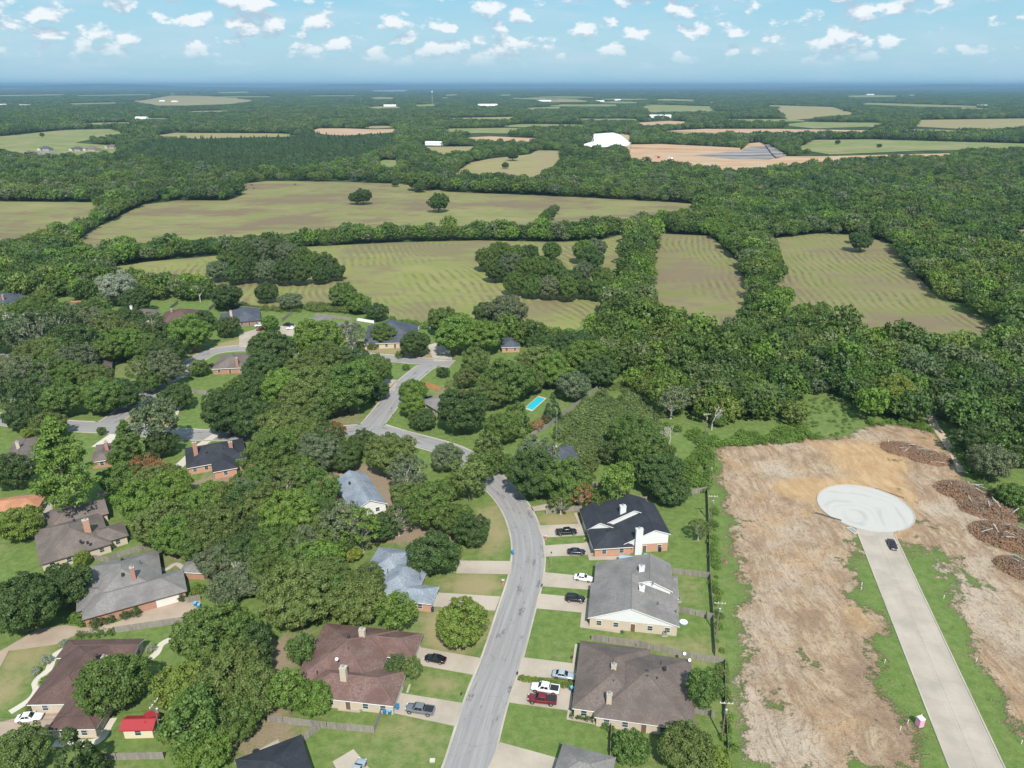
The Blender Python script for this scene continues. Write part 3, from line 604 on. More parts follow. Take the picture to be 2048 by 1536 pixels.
slab('walkway', [(1136,1419),(1142,1420),(1144,1432),(1210,1446),(1209,1452),(1133,1438)], 'concrete', .1); slab('walkway', [(1150,1288),(1156,1288),(1150,1326),(1145,1326)], 'concrete', .1)
slab('patio', [(675,1420),(690,1398),(745,1408),(718,1425)], 'concrete', .1); slab('walkway', [(812,1384),(818,1368),(822,1369),(816,1386)], 'concrete', .11)
slab('patio', [(478,1536),(560,1486),(556,1478),(470,1526)], 'concrete', .1)
def path_strip(pts, w, matn='path'): strip('path', smooth_line(g2(pts), .8), w, .05, M[matn])
path_strip([(130,1298),(112,1308),(103,1325),(97,1340),(80,1354),(71,1366),(74,1378),(66,1394),(48,1408),(20,1425)], 1.5); path_strip([(352,1274),(330,1284),(320,1292),(312,1308),(292,1323)], 1.6)
path_strip([(226,1436),(214,1456),(203,1476),(180,1486),(107,1487)], 1.7); path_strip([(350,838),(356,820),(368,808)], 1.4); path_strip([(40,832),(62,820),(85,812)], 1.5, 'kerb')
path_strip([(312,1133),(330,1140),(352,1128),(368,1138)], 1.3, 'kerb')
# dirt track at the wood edge
strip('dirt_track', smooth_line(g2([(1846,812),(1858,828),(1868,850),(1890,880),(1912,915),(1925,945)])), 3.0, .08, plain('track_earth', (.45, .34, .24), .95, .3, .4))
CLEAR.append([tuple(gp(*q))[:2] for q in [(1840,808),(1862,808),(1900,880),(1930,940),(1915,950),(1860,880)]])

# ------------------------------------------------------------------ houses
def roof_faces(b):
    """top surface of one roof block in house coordinates"""
    if b[0] == 'hip':
        _, x0, x1, y0, y1, ev, pitch, ax, ends = b
        if ax == 'x':
            w = (y1-y0)/2; r = w*pitch; i0 = w if ends[0] == 'h' else 0; i1 = w if ends[1] == 'h' else 0
            L = x1-x0
            if i0+i1 > L-.2: k = (L-.2)/(i0+i1); i0 *= k; i1 *= k
            v = [(x0,y0,ev),(x1,y0,ev),(x1,y1,ev),(x0,y1,ev),(x0+i0,y0+w,ev+r),(x1-i1,y0+w,ev+r)]
            f = [(0,1,5,4),(2,3,4,5)]
            if i0: f.append((3,0,4))
            if i1: f.append((1,2,5))
        else:
            w = (x1-x0)/2; r = w*pitch; i0 = w if ends[0] == 'h' else 0; i1 = w if ends[1] == 'h' else 0
            L = y1-y0
            if i0+i1 > L-.2: k = (L-.2)/(i0+i1); i0 *= k; i1 *= k
            v = [(x0,y0,ev),(x1,y0,ev),(x1,y1,ev),(x0,y1,ev),(x0+w,y0+i0,ev+r),(x0+w,y1-i1,ev+r)]
            f = [(3,0,4,5),(1,2,5,4)]
            if i0: f.append((0,1,4))
            if i1: f.append((2,3,5))
    else:
        _, prof, y0, y1 = b; n = len(prof)
        v = [(x,y0,z) for x, z in prof]+[(x,y1,z) for x, z in prof]; f = [(i, i+1, n+i+1, n+i) for i in range(n-1)]
    return v, f
def rect(b):
    if b[0] == 'hip': return b[1], b[2], b[3], b[4]
    return b[1][0][0], b[1][-1][0], b[2], b[3]
CAPS = {}
def capmat(k):
    if k not in CAPS:
        c = ROOFC.get(k, (.2, .18, .16)); CAPS[k] = plain('ridge_cap_'+k, scalec(c, .82), .9, .2, 2)
    return CAPS[k]
ROOFC = {'roof_brown': (.155,.122,.108), 'roof_red': (.2,.128,.11), 'roof_maroon': (.125,.078,.068), 'roof_grey': (.215,.2,.19), 'roof_black': (.042,.045,.055), 'roof_slate': (.085,.095,.115), 'roof_blue': (.28,.31,.36), 'roof_taupe': (.165,.135,.12), 'roof_clay': (.44,.21,.12), 'redmetal': (.46,.035,.045)}
def house(name, label, origin, theta, blocks, roofm, wallm, gablem='siding_white', trim='trim_white', garage=(), chim=(), vents=(), over=.5, windows=True, extra=None, cat='house', group=None):
    h = thing(name, label, cat, (origin[0], origin[1], 0), math.radians(theta), group)
    rm = MB(); wm = MB(); gm = MB(); cap = MB(); openings = []
    for bi, b in enumerate(blocks):
        v, f = roof_faces(b); dz = .013*bi
        v = [(x, y, z+dz) for x, y, z in v]; th = .2
        rm.add(v, f, 0)
        rm.add([(x,y,z-th) for x, y, z in v], [tuple(reversed(q)) for q in f], 1)
        ed = {}
        for q in f:
            for i in range(len(q)):
                e = (q[i], q[(i+1) % len(q)]); ed[tuple(sorted(e))] = ed.get(tuple(sorted(e)), []) + [e]
        nv = len(v); allv = v+[(x,y,z-th) for x, y, z in v]
        rm.add(allv, [(e[0][1], e[0][0], e[0][0]+nv, e[0][1]+nv) for e in ed.values() if len(e) == 1], 1)
        for e in ed.values():
            if len(e) == 2:
                p_, q_ = Vector(v[e[0][0]]), Vector(v[e[0][1]])
                if (p_-q_).length > .3: cap.tube(p_-Vector((0,0,.06)), q_-Vector((0,0,.06)), .15, .15, 6)
        x0, x1, y0, y1 = rect(b); j = .011*bi
        if b[0] == 'hip':
            ax, ends = b[7], b[8]; ev = b[5]; ox0 = ox1 = oy0 = oy1 = over+j
            wm.add([(x0+ox0,y0+oy0,0),(x1-ox1,y0+oy0,0),(x1-ox1,y1-oy1,0),(x0+ox0,y1-oy1,0)]+[(x0+ox0,y0+oy0,ev-.05),(x1-ox1,y0+oy0,ev-.05),(x1-ox1,y1-oy1,ev-.05),(x0+ox0,y1-oy1,ev-.05)], [(0,1,5,4),(1,2,6,5),(2,3,7,6),(3,0,4,7)])
            for e in (0, 1):
                if ends[e] == 'g':
                    if ax == 'x':
                        X = x0+over+j if e == 0 else x1-over-j; w = (y1-y0)/2; p = b[6]
                        pts = [(X,y0+over,ev-.06),(X,y1-over,ev-.06),(X,y1-over,ev+over*p-.1),(X,y0+w,ev+w*p-.1),(X,y0+over,ev+over*p-.1)]
                    else:
                        Y = y0+over+j if e == 0 else y1-over-j; w = (x1-x0)/2; p = b[6]
                        pts = [(x0+over,Y,ev-.06),(x1-over,Y,ev-.06),(x1-over,Y,ev+over*p-.1),(x0+w,Y,ev+w*p-.1),(x0+over,Y,ev+over*p-.1)]
                    gm.add(pts, [(0,1,2,3,4)])
            sides = [('S', x0, x1, y0+over, ev), ('N', x0, x1, y1-over, ev), ('W', y0, y1, x0+over, ev), ('E', y0, y1, x1-over, ev)]
        else:
            prof = b[1]; e0, e1 = prof[0][1], prof[-1][1]; brk = min(e0, e1)
            xa, xb = x0+over+j, x1-over-j
            def zat(x):
                for (a, za), (c, zc) in zip(prof, prof[1:]):
                    if a <= x <= c: return za+(zc-za)*(x-a)/(c-a)
                return prof[-1][1]
            for Y in (y0+.35+j, y1-.35-j):
                lo = 2.55
                wm.add([(xa,Y,0),(xb,Y,0),(xb,Y,lo),(xa,Y,lo)], [(0,1,2,3)])
                gm.add([(xa,Y,lo),(xb,Y,lo),(xb,Y,zat(xb)-.1)]+[(x,Y,z-.1) for x, z in reversed(prof[1:-1])]+[(xa,Y,zat(xa)-.1)], [tuple(range(3+len(prof)-1))])
            for X in (xa, xb):
                wm.add([(X,y0+.35+j,0),(X,y1-.35-j,0),(X,y1-.35-j,2.55),(X,y0+.35+j,2.55)], [(0,1,2,3)])
                if zat(X) > 2.7: gm.add([(X,y0+.35+j,2.55),(X,y1-.35-j,2.55),(X,y1-.35-j,zat(X)-.1),(X,y0+.35+j,zat(X)-.1)], [(0,1,2,3)])
            sides = [('S', x0, x1, y0+.35, 2.6), ('N', x0, x1, y1-.35, 2.6), ('W', y0, y1, x0+over, 2.6), ('E', y0, y1, x1-over, 2.6)]
        openings += [(bi,)+s for s in sides]
    rm.build('roof', [M[roofm], M[trim]], h); wm.build('wall', M[wallm], h)
    if gm.v: gm.build('gable', M[gablem], h)
    if cap.v: cap.build('ridge_cap', capmat(roofm), h)
    wr = [(rect(b)[0]+over, rect(b)[1]-over, rect(b)[2]+over, rect(b)[3]-over) for b in blocks]
    gset = {(g[0], g[1]): g for g in garage}
    k = 0
    for bi, sd, a, c, fix, ev in openings:
        L = c-a-1.4
        out = -1 if sd in 'SW' else 1
        if (bi, sd) in gset:
            items = [(gset[(bi, sd)][2], 'garage')]
        elif windows and L > 2:
            n = max(1, int(L/3.4)); items = [(a+.7+L*(i+.5)/n, 'door' if (n > 2 and i == n//2 and sd in 'SW') else 'window') for i in range(n)]
        else: items = []
        for p, kind in items:
            pt = (p, fix+out*.35) if sd in 'SN' else (fix+out*.35, p)
            if any(r[0]-.3 < pt[0] < r[1]+.3 and r[2]-.3 < pt[1] < r[3]+.3 for q, r in enumerate(wr) if q != bi): continue
            w, z0, z1 = {'window': (1.1, .85, 2.05), 'door': (1.0, .05, 2.1), 'garage': (4.8, .05, 2.2)}[kind]
            z1 = min(z1, ev-.25)
            d0, d1 = sorted((fix+out*.004, fix+out*.06)); g0, g1 = sorted((fix+out*.02, fix+out*.075))
            fm = MB(); pm = MB()
            def bx(mb_, u0, u1, za, zb, e0, e1):
                if sd in 'SN': mb_.box(u0, u1, e0, e1, za, zb)
                else: mb_.box(e0, e1, u0, u1, za, zb)
            fw = .09
            if kind == 'window':
                for u0, u1, za, zb in ((p-w/2-fw,p-w/2,z0-fw,z1+fw),(p+w/2,p+w/2+fw,z0-fw,z1+fw),(p-w/2,p+w/2,z1,z1+fw),(p-w/2,p+w/2,z0-fw,z0),(p-w/2,p+w/2,(z0+z1)/2-.025,(z0+z1)/2+.025)): bx(fm, u0, u1, za, zb, *sorted((fix+out*.004, fix+out*.085)))
                o = fm.build('window', M['frame'], h); bx(pm, p-w/2, p+w/2, z0, z1, d0, d1); pm.build('pane', M['glass'], o)
            else:
                for u0, u1, za, zb in ((p-w/2-fw,p-w/2,z0,z1+fw),(p+w/2,p+w/2+fw,z0,z1+fw),(p-w/2,p+w/2,z1,z1+fw)): bx(fm, u0, u1, za, zb, *sorted((fix+out*.004, fix+out*.085)))
                if kind == 'garage':
                    for r in range(4): bx(pm, p-w/2, p+w/2, z0+r*(z1-z0)/4+.015, z0+(r+1)*(z1-z0)/4-.015, d0, d1)
                    o = pm.build('garage_door', M['garage'], h)
                else:
                    bx(pm, p-w/2, p+w/2, z0, z1, d0, d1); o = pm.build('door', M['door'], h)
                    km = MB(); c_ = fix+out*.09; km.box(*((p+.32, p+.40, c_-.03, c_+.03, 1.0, 1.08) if sd in 'SN' else (c_-.03, c_+.03, p+.32, p+.40, 1.0, 1.08))); km.build('handle', M['metal'], o)
                fm.build('door_frame', M['frame'], o)
    def local(px, py, z):
        p = gp(px, py, z)-Vector((origin[0], origin[1], 0)); c, s = math.cos(math.radians(theta)), math.sin(math.radians(theta))
        return p.x*c+p.y*s, -p.x*s+p.y*c
    for cx, cy, ztop, zbase, w, d, mk in chim:
        x, y = local(cx, cy, ztop)
        mb = MB(); mb.box(x-w/2, x+w/2, y-d/2, y+d/2, zbase, ztop); o = mb.build('chimney', M[mk], h)
        mb = MB(); mb.box(x-w/2-.07, x+w/2+.07, y-d/2-.07, y+d/2+.07, ztop, ztop+.12); mb.build('chimney_cap', M['kerb' if 'brick' in mk else mk], o)
        mb = MB(); mb.lathe([(.16, ztop+.11), (.16, ztop+.5), (.28, ztop+.5), (.24, ztop+.62)], 10, 0, (x, y)); mb.build('flue', M['metal'], o)
    for cx, cy, z, kind in vents:
        x, y = local(cx, cy, z); mb = MB()
        if kind == 'pipe': mb.lathe([(.09, z-.6), (.09, z+.35)], 8, 0, (x, y)); mb.build('vent_pipe', M['darkmetal'], h)
        elif kind == 'turbine': mb.lathe([(.2, z-.6), (.2, z+.15), (.34, z+.3), (.3, z+.55), (.1, z+.65)], 12, 0, (x, y)); mb.build('roof_vent', M['darkmetal'], h, True)
        elif kind == 'box': mb.box(x-.3, x+.3, y-.3, y+.3, z-.5, z+.2); mb.build('roof_vent', M['darkmetal'], h)
        elif kind == 'dish':
            mb.tube((x, y, z-.6), (x, y, z+.3), .04, .04, 6); o = mb.build('satellite_dish', M['metal'], h)
            mb = MB(); c = Vector((x, y-.08, z+.45)); ax = Vector((.25, -.8, .55)).normalized(); pp = ax.orthogonal().normalized(); qq = ax.cross(pp); vs_ = [c-ax*.12]
            for r, k2 in ((.2, .02), (.34, .08)): vs_ += [c+ax*(k2-.12)+(pp*math.cos(t_)+qq*math.sin(t_))*r for t_ in [i*math.pi/6 for i in range(12)]]
            mb.add(vs_, [(0, 1+i, 1+(i+1) % 12) for i in range(12)]+[(1+i, 13+i, 13+(i+1) % 12, 1+(i+1) % 12) for i in range(12)]); mb.build('reflector', M['vinyl'], o)
    return h
H = {}
H['A'] = house('duplex_house', 'broad brown shingled hip-roof duplex beside the white and dark red pickups', (11.6,109.9), -10,
  [('hip',0,15,-.2,19,2.7,.42,'y','hh'), ('hip',4.4,23.5,-1.6,17.4,2.7,.40,'x','hh')], 'roof_brown', 'brick_tan', garage=((0,'W',15.2),),
  chim=((1228,1330,6.6,3.5,1.0,.8,'brick_tan'),(1219,1388,6.0,3.5,1.0,.8,'brick_tan')), vents=((1294,1343,6.3,'box'),(1294,1351,6.1,'box'),(1330,1336,6,'box'),(1322,1324,5.6,'pipe'),(1227,1362,5.2,'pipe'),(1314,1356,6,'pipe'),(1379,1323,3.6,'dish'),(1369,1310,3.6,'dish'),(1372,1400,3.6,'pipe')))
mb = MB(); mb.box(1.2, 1.25, 1.5, 6.3, .05, 2.2)
H['B'] = house('duplex_house', 'grey shingled gable duplex with white siding triangle and two white chimneys', (17.6,136.7), -9,
  [('prof',[(-.3,2.7),(9.3,6.5),(20.2,2.9)],-.8,12.2), ('prof',[(.4,2.72),(13.6,6.9),(19.0,4.4)],9.5,20.6), ('hip',14,20.6,9.0,17.8,2.9,.3,'x','hh')], 'roof_grey', 'brick_tan', garage=((0,'W',5.5),(1,'W',16)),
  chim=((1284,1174,6.6,3.2,1.2,1.1,'siding_white'),(1284,1133,7.5,4.2,1.3,1.1,'siding_white')), vents=((1316,1205,5.6,'pipe'),(1352,1222,3.6,'pipe'),(1306,1166,6.6,'pipe')))
H['C'] = house('duplex_house', 'black shingled two-level duplex with tall white chimney and brick base', (20,163), 6,
  [('prof',[(8.5,2.7),(17.7,6.9),(22.0,5.4)],.5,16.2), ('prof',[(6,3.2),(14.6,7.2),(20.6,4.9)],10,19.6), ('prof',[(1.2,2.7),(4.8,4.8),(9.4,2.7)],8.6,19.4), ('hip',1.2,11.9,-.4,9.4,2.7,.36,'x','hh')], 'roof_black', 'brick_orange', garage=((2,'W',13.5),(3,'W',5)),
  chim=((1279,1058,7.7,0,1.85,1.0,'siding_white'),(1246,1012,7.9,4.5,1.6,1.2,'siding_white')), vents=((1289,1028,6.9,'pipe'),(1215,1060,4.4,'box')))
H['D'] = house('duplex_house', 'reddish brown shingled duplex with two pale chimneys beside the grey pickup', (-35.1,112.1), -8,
  [('hip',-7,12.3,-.2,9.4,2.7,.40,'x','hh'), ('hip',-10,7,3,21,2.7,.42,'y','hh'), ('hip',-6,12.8,12.6,20.7,2.7,.40,'x','hh')], 'roof_red', 'brick_tan', garage=((0,'E',4.4),(2,'E',16.6)),
  chim=((724,1259,6.8,3.2,1.25,1.0,'brick_tan'),(686,1335,7.2,3.2,1.25,1.1,'brick_tan')), vents=((697,1274,5.8,'turbine'),(674,1321,6.4,'dish'),(634,1344,4.2,'pipe'),(697,1297,6,'pipe')))
H['E'] = house('ranch_house', 'long maroon roofed ranch house with cream brick beside the white sedan', (-96,104), 1.5,
  [('hip',0,16.4,19.3,24.9,2.7,.32,'x','hg'), ('hip',1.2,12.6,6.5,24.4,2.7,.34,'y','hh'), ('hip',8.6,17.8,.2,14,2.7,.36,'y','hh')], 'roof_maroon', 'brick_tan', chim=((208,1314,4.9,3,1.0,.8,'brick_red'),), vents=((193,1313,4.7,'turbine'),))
H['F'] = house('ranch_house', 'grey hip-roof brick house with one red chimney above the curved tan driveway', (-96.9,135.5), 28,
  [('hip',-.5,21.7,0,10,2.7,.42,'x','hh'), ('hip',.2,16.9,3,22.2,2.7,.42,'y','hh'), ('hip',-1.7,7,3.8,13.2,2.65,.36,'x','hh')], 'roof_grey', 'brick_red', trim='trim_dark', garage=((0,'S',17.2),), chim=((263,1135,8.0,3.5,.9,.9,'brick_red'),), vents=((245,1148,6,'box'),(244,1118,4.8,'box'),(280,1123,5.5,'pipe')))
H['G'] = house('ranch_house', 'taupe roofed house with tall brick chimney left of the wooded block', (-126.6,166.6), 35,
  [('hip',0,16.5,-13,6,2.7,.42,'y','hh'), ('hip',3,18.2,4,14.6,2.7,.40,'x','hg'), ('hip',11,20.8,-11.3,-3,2.7,.4,'x','hh')], 'roof_taupe', 'brick_tan', trim='trim_dark', chim=((170,1040,8.2,3.5,1.5,1.1,'brick_orange'),), vents=((148,1040,6,'box'),(161,1082,5,'box'),(175,1084,5,'box')))
H['M'] = house('duplex_house', 'blue-grey shingled house with red brick end half hidden by the oaks', (-36.9,150), -10,
  [('hip',-.5,10.6,1.5,14,2.7,.42,'y','hh'), ('hip',4,15,-5.2,9,2.7,.42,'y','hh'), ('hip',8.5,19.6,-6.0,.6,2.7,.4,'x','hh')], 'roof_blue', 'brick_orange', garage=((2,'E',-2.7),), vents=((775,1140,5.5,'pipe'),(840,1153,4.6,'pipe')))
def px_house(name, label, theta, pts_blocks, roofm, wallm, ev=2.7, pitch=.42, ends='hh', **kw):
    th = math.radians(theta); c, s = math.cos(th), math.sin(th); o = gp(*pts_blocks[0][0], ev); bl = []
    for pts in pts_blocks:
        q = [gp(*p, ev)-o for p in pts]; xs = [p.x*c+p.y*s for p in q]; ys = [-p.x*s+p.y*c for p in q]
        x0, x1, y0, y1 = min(xs), max(xs), min(ys), max(ys); bl.append(('hip', x0, x1, y0, y1, ev, pitch, 'x' if x1-x0 > y1-y0 else 'y', ends))
    return house(name, label, (o.x, o.y), theta, bl, roofm, wallm, **kw)
px_house('house', 'black shingled hip roof house with red brick chimney beside a white driveway', 24, [[(372,930),(495,915),(395,892),(470,885)], [(425,945),(475,930),(440,905)]], 'roof_black', 'brick_orange', chim=((388,885,8.5,0,1.3,1.0,'brick_red'),(460,884,6.5,3,1.2,.9,'brick_red')), vents=((437,894,5,'box'),(413,904,5,'box'),(447,895,5.4,'pipe')))
px_house('house', 'blue-grey roofed house with white dormer walls deep among the oaks', 28, [[(682,988),(745,1015),(700,955),(745,965)], [(705,972),(765,1005),(735,952)]], 'roof_blue', 'siding_white', pitch=.5, ends='gg', vents=((699,965,5,'box'),))
px_house('house', 'slate roofed brick house with a radio mast beside the curved lawn', 12, [[(1085,925),(1160,918),(1085,897),(1140,890)], [(1118,945),(1182,968),(1145,925)]], 'roof_slate', 'brick_orange', chim=((1110,893,6.8,3,1.2,1.0,'brick_orange'),))
px_house('bungalow', 'orange clay roofed bungalow at the left edge behind the round tree', 15, [[(-35,1022),(66,1016),(38,992),(86,1000)]], 'roof_clay', 'brick_brown', pitch=.3, trim='trim_dark')
px_house('house', 'grey-brown roofed house with a brick chimney, farthest left beside the pine', 20, [[(10,915),(62,922),(30,880),(64,876)]], 'roof_taupe', 'brick_tan', chim=((34,884,6.5,3,1.0,.9,'brick_tan'),))
px_house('house', 'grey-brown roofed house with a red chimney between the pine and the clipped tree', 20, [[(180,925),(225,915),(190,900),(230,885)]], 'roof_taupe', 'brick_red', chim=((211,884,6.4,3,1.0,.9,'brick_red'),))
px_house('house', 'black shingled house cut by the bottom edge beside the wood fence', 28, [[(478,1555),(500,1536),(578,1478),(625,1540),(560,1600)]], 'roof_black', 'brick_tan', pitch=.38)
px_house('house', 'grey shingled house cut by the bottom edge right of the street', -18, [[(1106,1548),(1127,1487),(1228,1517),(1215,1590)]], 'roof_grey', 'brick_tan', trim='trim_dark', pitch=.35)
px_house('house', 'light brown roofed brick house with a white porch roof beside the upper loop street', 8, [[(425,738),(495,735),(440,712),(495,708)]], 'roof_taupe', 'brick_red', chim=((473,716,6.8,3,1.0,1.0,'brick_red'),))
px_house('house', 'dark slate roofed garage wing with a pale driveway by the hay field', 20, [[(470,645),(522,638),(458,628),(500,618)], [(440,640),(475,650),(445,628)]], 'roof_slate', 'brick_brown', trim='trim_dark', chim=((461,622,7.5,3,1.2,1.0,'brick_tan'),))
px_house('house', 'dark maroon roofed house with a brick chimney behind street trees', 8, [[(310,650),(395,648),(330,625),(385,622)]], 'roof_maroon', 'brick_red', trim='trim_dark', chim=((343,618,7,3,1.0,1.0,'brick_red'),))
px_house('house', 'brown roofed house with an orange fence behind it, upper left', 14, [[(78,645),(165,632),(110,612),(185,608)]], 'roof_brown', 'brick_tan', chim=((142,612,6.5,3,1.1,1.0,'siding_white'),))
px_house('house', 'small brown roofed house with a white chimney beside the big dark oak', 5, [[(262,636),(298,636),(270,622),(296,620)]], 'roof_brown', 'brick_tan', chim=((262,612,7.5,3,1.2,1.0,'siding_white'),))
px_house('house', 'slate roofed house with white dormer and white fence facing the T junction', 6, [[(730,688),(835,680),(735,655),(828,650)]], 'roof_slate', 'brick_tan', pitch=.55)
px_house('house', 'plain grey roofed house in front of the long field fence', 4, [[(605,657),(650,662),(618,636),(660,640)], [(650,662),(700,668),(655,648)]], 'roof_grey', 'brick_tan')
px_house('house', 'flat-pitched grey roofed house beside the orange gazebo', 38, [[(858,812),(880,790),(905,785),(905,815)]], 'roof_grey', 'brick_tan', pitch=.25, trim='trim_dark')
px_house('house', 'grey roofed house glimpsed at the end of the T junction street', 5, [[(1002,695),(1038,694),(1008,678),(1036,676)]], 'roof_slate', 'brick_orange')
px_house('house', 'small gabled tan house half hidden beneath the bright green tree', 25, [[(190,750),(222,740),(200,725),(225,722)]], 'roof_brown', 'brick_orange', ends='gg', pitch=.7)
px_house('house', 'dark roofed brick house cut by the upper left edge', 5, [[(-40,610),(18,608),(-30,592),(12,590)]], 'roof_slate', 'brick_red', chim=((5,590,7,3,1.0,1.0,'brick_red'),))
px_house('house', 'white eaved grey roof glimpsed among trees at the left edge', 5, [[(18,630),(40,630),(22,620),(38,618)]], 'roof_grey', 'siding_white')
px_house('house', 'dark roofed house glimpsed under trees on the far left street', 10, [[(62,756),(85,752),(66,744),(84,742)]], 'roof_slate', 'brick_brown')
px_house('garden_shed', 'grey roofed garden outbuilding with white door beside the grey brick house', -5, [[(372,1145),(412,1142),(378,1118),(410,1116)]], 'roof_grey', 'brick_red', ev=2.3, pitch=.3, cat='shed', windows=False)
px_house('garden_shed', 'cream shed with a bright red metal roof beside the utility pole', 2, [[(246,1460),(306,1460),(254,1432),(306,1430)], [(288,1450),(306,1450),(288,1428),(304,1426)]], 'redmetal', 'siding_cream', ev=2.5, pitch=.5, ends='gg', gablem='siding_cream', trim='redmetal', cat='shed')
px_house('gazebo', 'square gazebo with an orange tiled pyramid roof beside the pool garden', 20, [[(910,792),(945,790),(915,782),(942,778)]], 'roof_clay', 'trim_dark', pitch=.5, cat='gazebo', windows=False)
# new subdivision by the far pasture
for i, (px, py, w, d, rf, lb) in enumerate(((62,311,24,17,'roof_taupe','brown roofed house, leftmost of the far pasture subdivision'), (95,312,26,18,'roof_grey','large grey roofed house, second from the left of the far subdivision'), (92,301,22,16,'roof_slate','dark roofed house at the back of the far subdivision'),
    (156,302,22,16,'roof_slate','slate roofed house right of the gap in the far subdivision'), (186,302,25,18,'roof_taupe','tall brown hip roofed house in the middle of the far subdivision'), (226,297,21,15,'roof_brown','low brown roofed house, rightmost of the far subdivision'))):
    o = gp(px, py); house('house', lb, (o.x, o.y), 10-6*i, [('hip',-w/2,w/2,-d/2,d/2,3.0,.65,'x','hh'), ('hip',-w/2+1,-w/2+9,-d/2-4,d/4,3.0,.65,'y','gh')], rf, 'brick_tan')
# white farm and warehouse buildings out on the plain
FARB = [(345,189,60,18,'long white farm shed on the far left clearing'),(383,188.5,40,25,'short white barn beside the long farm shed'),(325,203,40,22,'white barn at the near edge of the far left clearing'),(350,204,50,20,'pale blue-grey barn in the far left clearing'),(284,238,45,16,'white roofed trailer home beside the left far wood'),(300,226,40,16,'white roof farthest up the left far wood lane'),(342,228,30,14,'small white roof alone in the far wood'),
 (868,290,34,14,'white barn in the clearing behind the pine plantation'),(975,214,110,50,'large white warehouse roof on the central plain'),(780,213,70,25,'pale low shed on the plain left of the tower'),(1200,204,60,30,'white roof on the plain above the white sheeting'),(1235,201,50,25,'white house roof right of the plain warehouse row'),(1090,203,90,20,'long pale shed on the plain beyond the warehouse'),
 (1330,207,45,20,'white farmhouse at the back of the far green pasture'),(1345,208,30,15,'small barn beside the far pasture farmhouse'),(1380,206,50,20,'barn at the middle of the far green pasture'),(1420,207,40,18,'barn at the right end of the far green pasture'),(1740,190,90,30,'white shed on the right horizon pasture'),(1822,192,80,25,'barn right of the horizon pasture'),(1965,213,60,20,'pale barn at the end of the long right pasture'),
 (190,173,200,60,'white warehouse far out on the left horizon'),(1045,174,300,80,'white works on the centre horizon'),(1500,173,350,80,'white works on the right horizon'),(1320,236,80,30,'white sided shed above the quarry'),(5,212,60,30,'white roof at the left edge of the plain'),(50,213,60,25,'second white roof from the left edge of the plain')]
for px, py, L, Wd, lb in FARB:
    o = gp(px, py); hgt = 4+L*.035
    h = thing('farm_building', lb, 'building', (o.x, o.y, -.4), rng.uniform(-.3, .3))
    mb = MB(); mb.box(-L/2, L/2, -Wd/2, Wd/2, 0, hgt); mb.build('wall', M['vinyl'], h)
    mb = MB(); r = Wd*.18; mb.add([(-L/2-.5,-Wd/2-.5,hgt),(L/2+.5,-Wd/2-.5,hgt),(L/2+.5,Wd/2+.5,hgt),(-L/2-.5,Wd/2+.5,hgt),(-L/2-.5,0,hgt+r),(L/2+.5,0,hgt+r)], [(0,1,5,4),(2,3,4,5),(3,0,4),(1,2,5)]); mb.build('roof', M['sheet'], h)
    CLEAR.append([(o.x-L/2-10, o.y-Wd-60), (o.x+L/2+10, o.y-Wd-60), (o.x+L/2+10, o.y+Wd), (o.x-L/2-10, o.y+Wd)])

# ------------------------------------------------------------------ fences
PANEL = {}
def picket_mesh(style, k, L=2.4, hgt=1.8):
    key = (style, k)
    if key in PANEL: return PANEL[key]
    r = random.Random(k*7+len(style)); mb = MB()
    if style == 'rail':
        for z in (.35, .75, 1.1): mb.box(.05, L-.05, -.025, .025, z-.07, z+.07)
    elif style == 'vinyl':
        mb.box(.05, L-.05, -.03, .03, .1, 1.5); mb.box(.05, L-.05, -.045, .045, 1.5, 1.6)
    else:
        n = 16; w = L/n
        for i in range(n):
            if r.random() < .02 and style == 'wood': continue
            dz = r.uniform(-.05, .03); dy = r.uniform(-.012, .012); mb.box(i*w+.008, (i+1)*w-.008, -.04+dy, -.02+dy, .04, hgt+dz)
        for z in (.3, .95, 1.55): mb.box(0, L, -.018, .03, z-.045, z+.045)
    m_ = {'wood': 'wood', 'rail': 'wood', 'vinyl': 'vinyl', 'cedar': 'wood_new'}[style]
    PANEL[key] = mb.mesh('picket_panel', [M[m_]]); return PANEL[key]
pm_ = MB().box(-.05, .05, -.05, .05, 0, 1.75).mesh('post', [M['wood']]); pv_ = MB().box(-.07, .07, -.07, .07, 0, 1.75).mesh('post', [M['vinyl']]); pr_ = MB().box(-.05, .05, -.05, .05, 0, 1.25).mesh('post', [M['wood']])
def fence(pts, label, style='wood'):
    P = g2(pts); root = thing('fence', label, 'fence', P[0])
    c = 0
    for a, b in zip(P, P[1:]):
        d = b-a; n = max(1, round(d.length/2.4)); L = d.length/n; an = math.atan2(d.y, d.x)
        for i in range(n+ (1 if b is P[-1] else 0)):
            q = a+d*(i/n)-P[0]
            po = link('post', {'vinyl': pv_, 'rail': pr_}.get(style, pm_), root); po.location = q+Vector((0, .0, 0)); po.rotation_euler.z = an
            if i < n:
                o = link('picket_panel' if style in ('wood', 'cedar') else 'rail_panel', picket_mesh(style, c % 4), root); o.location = q; o.rotation_euler.z = an; o.scale.x = L/2.4; c += 1
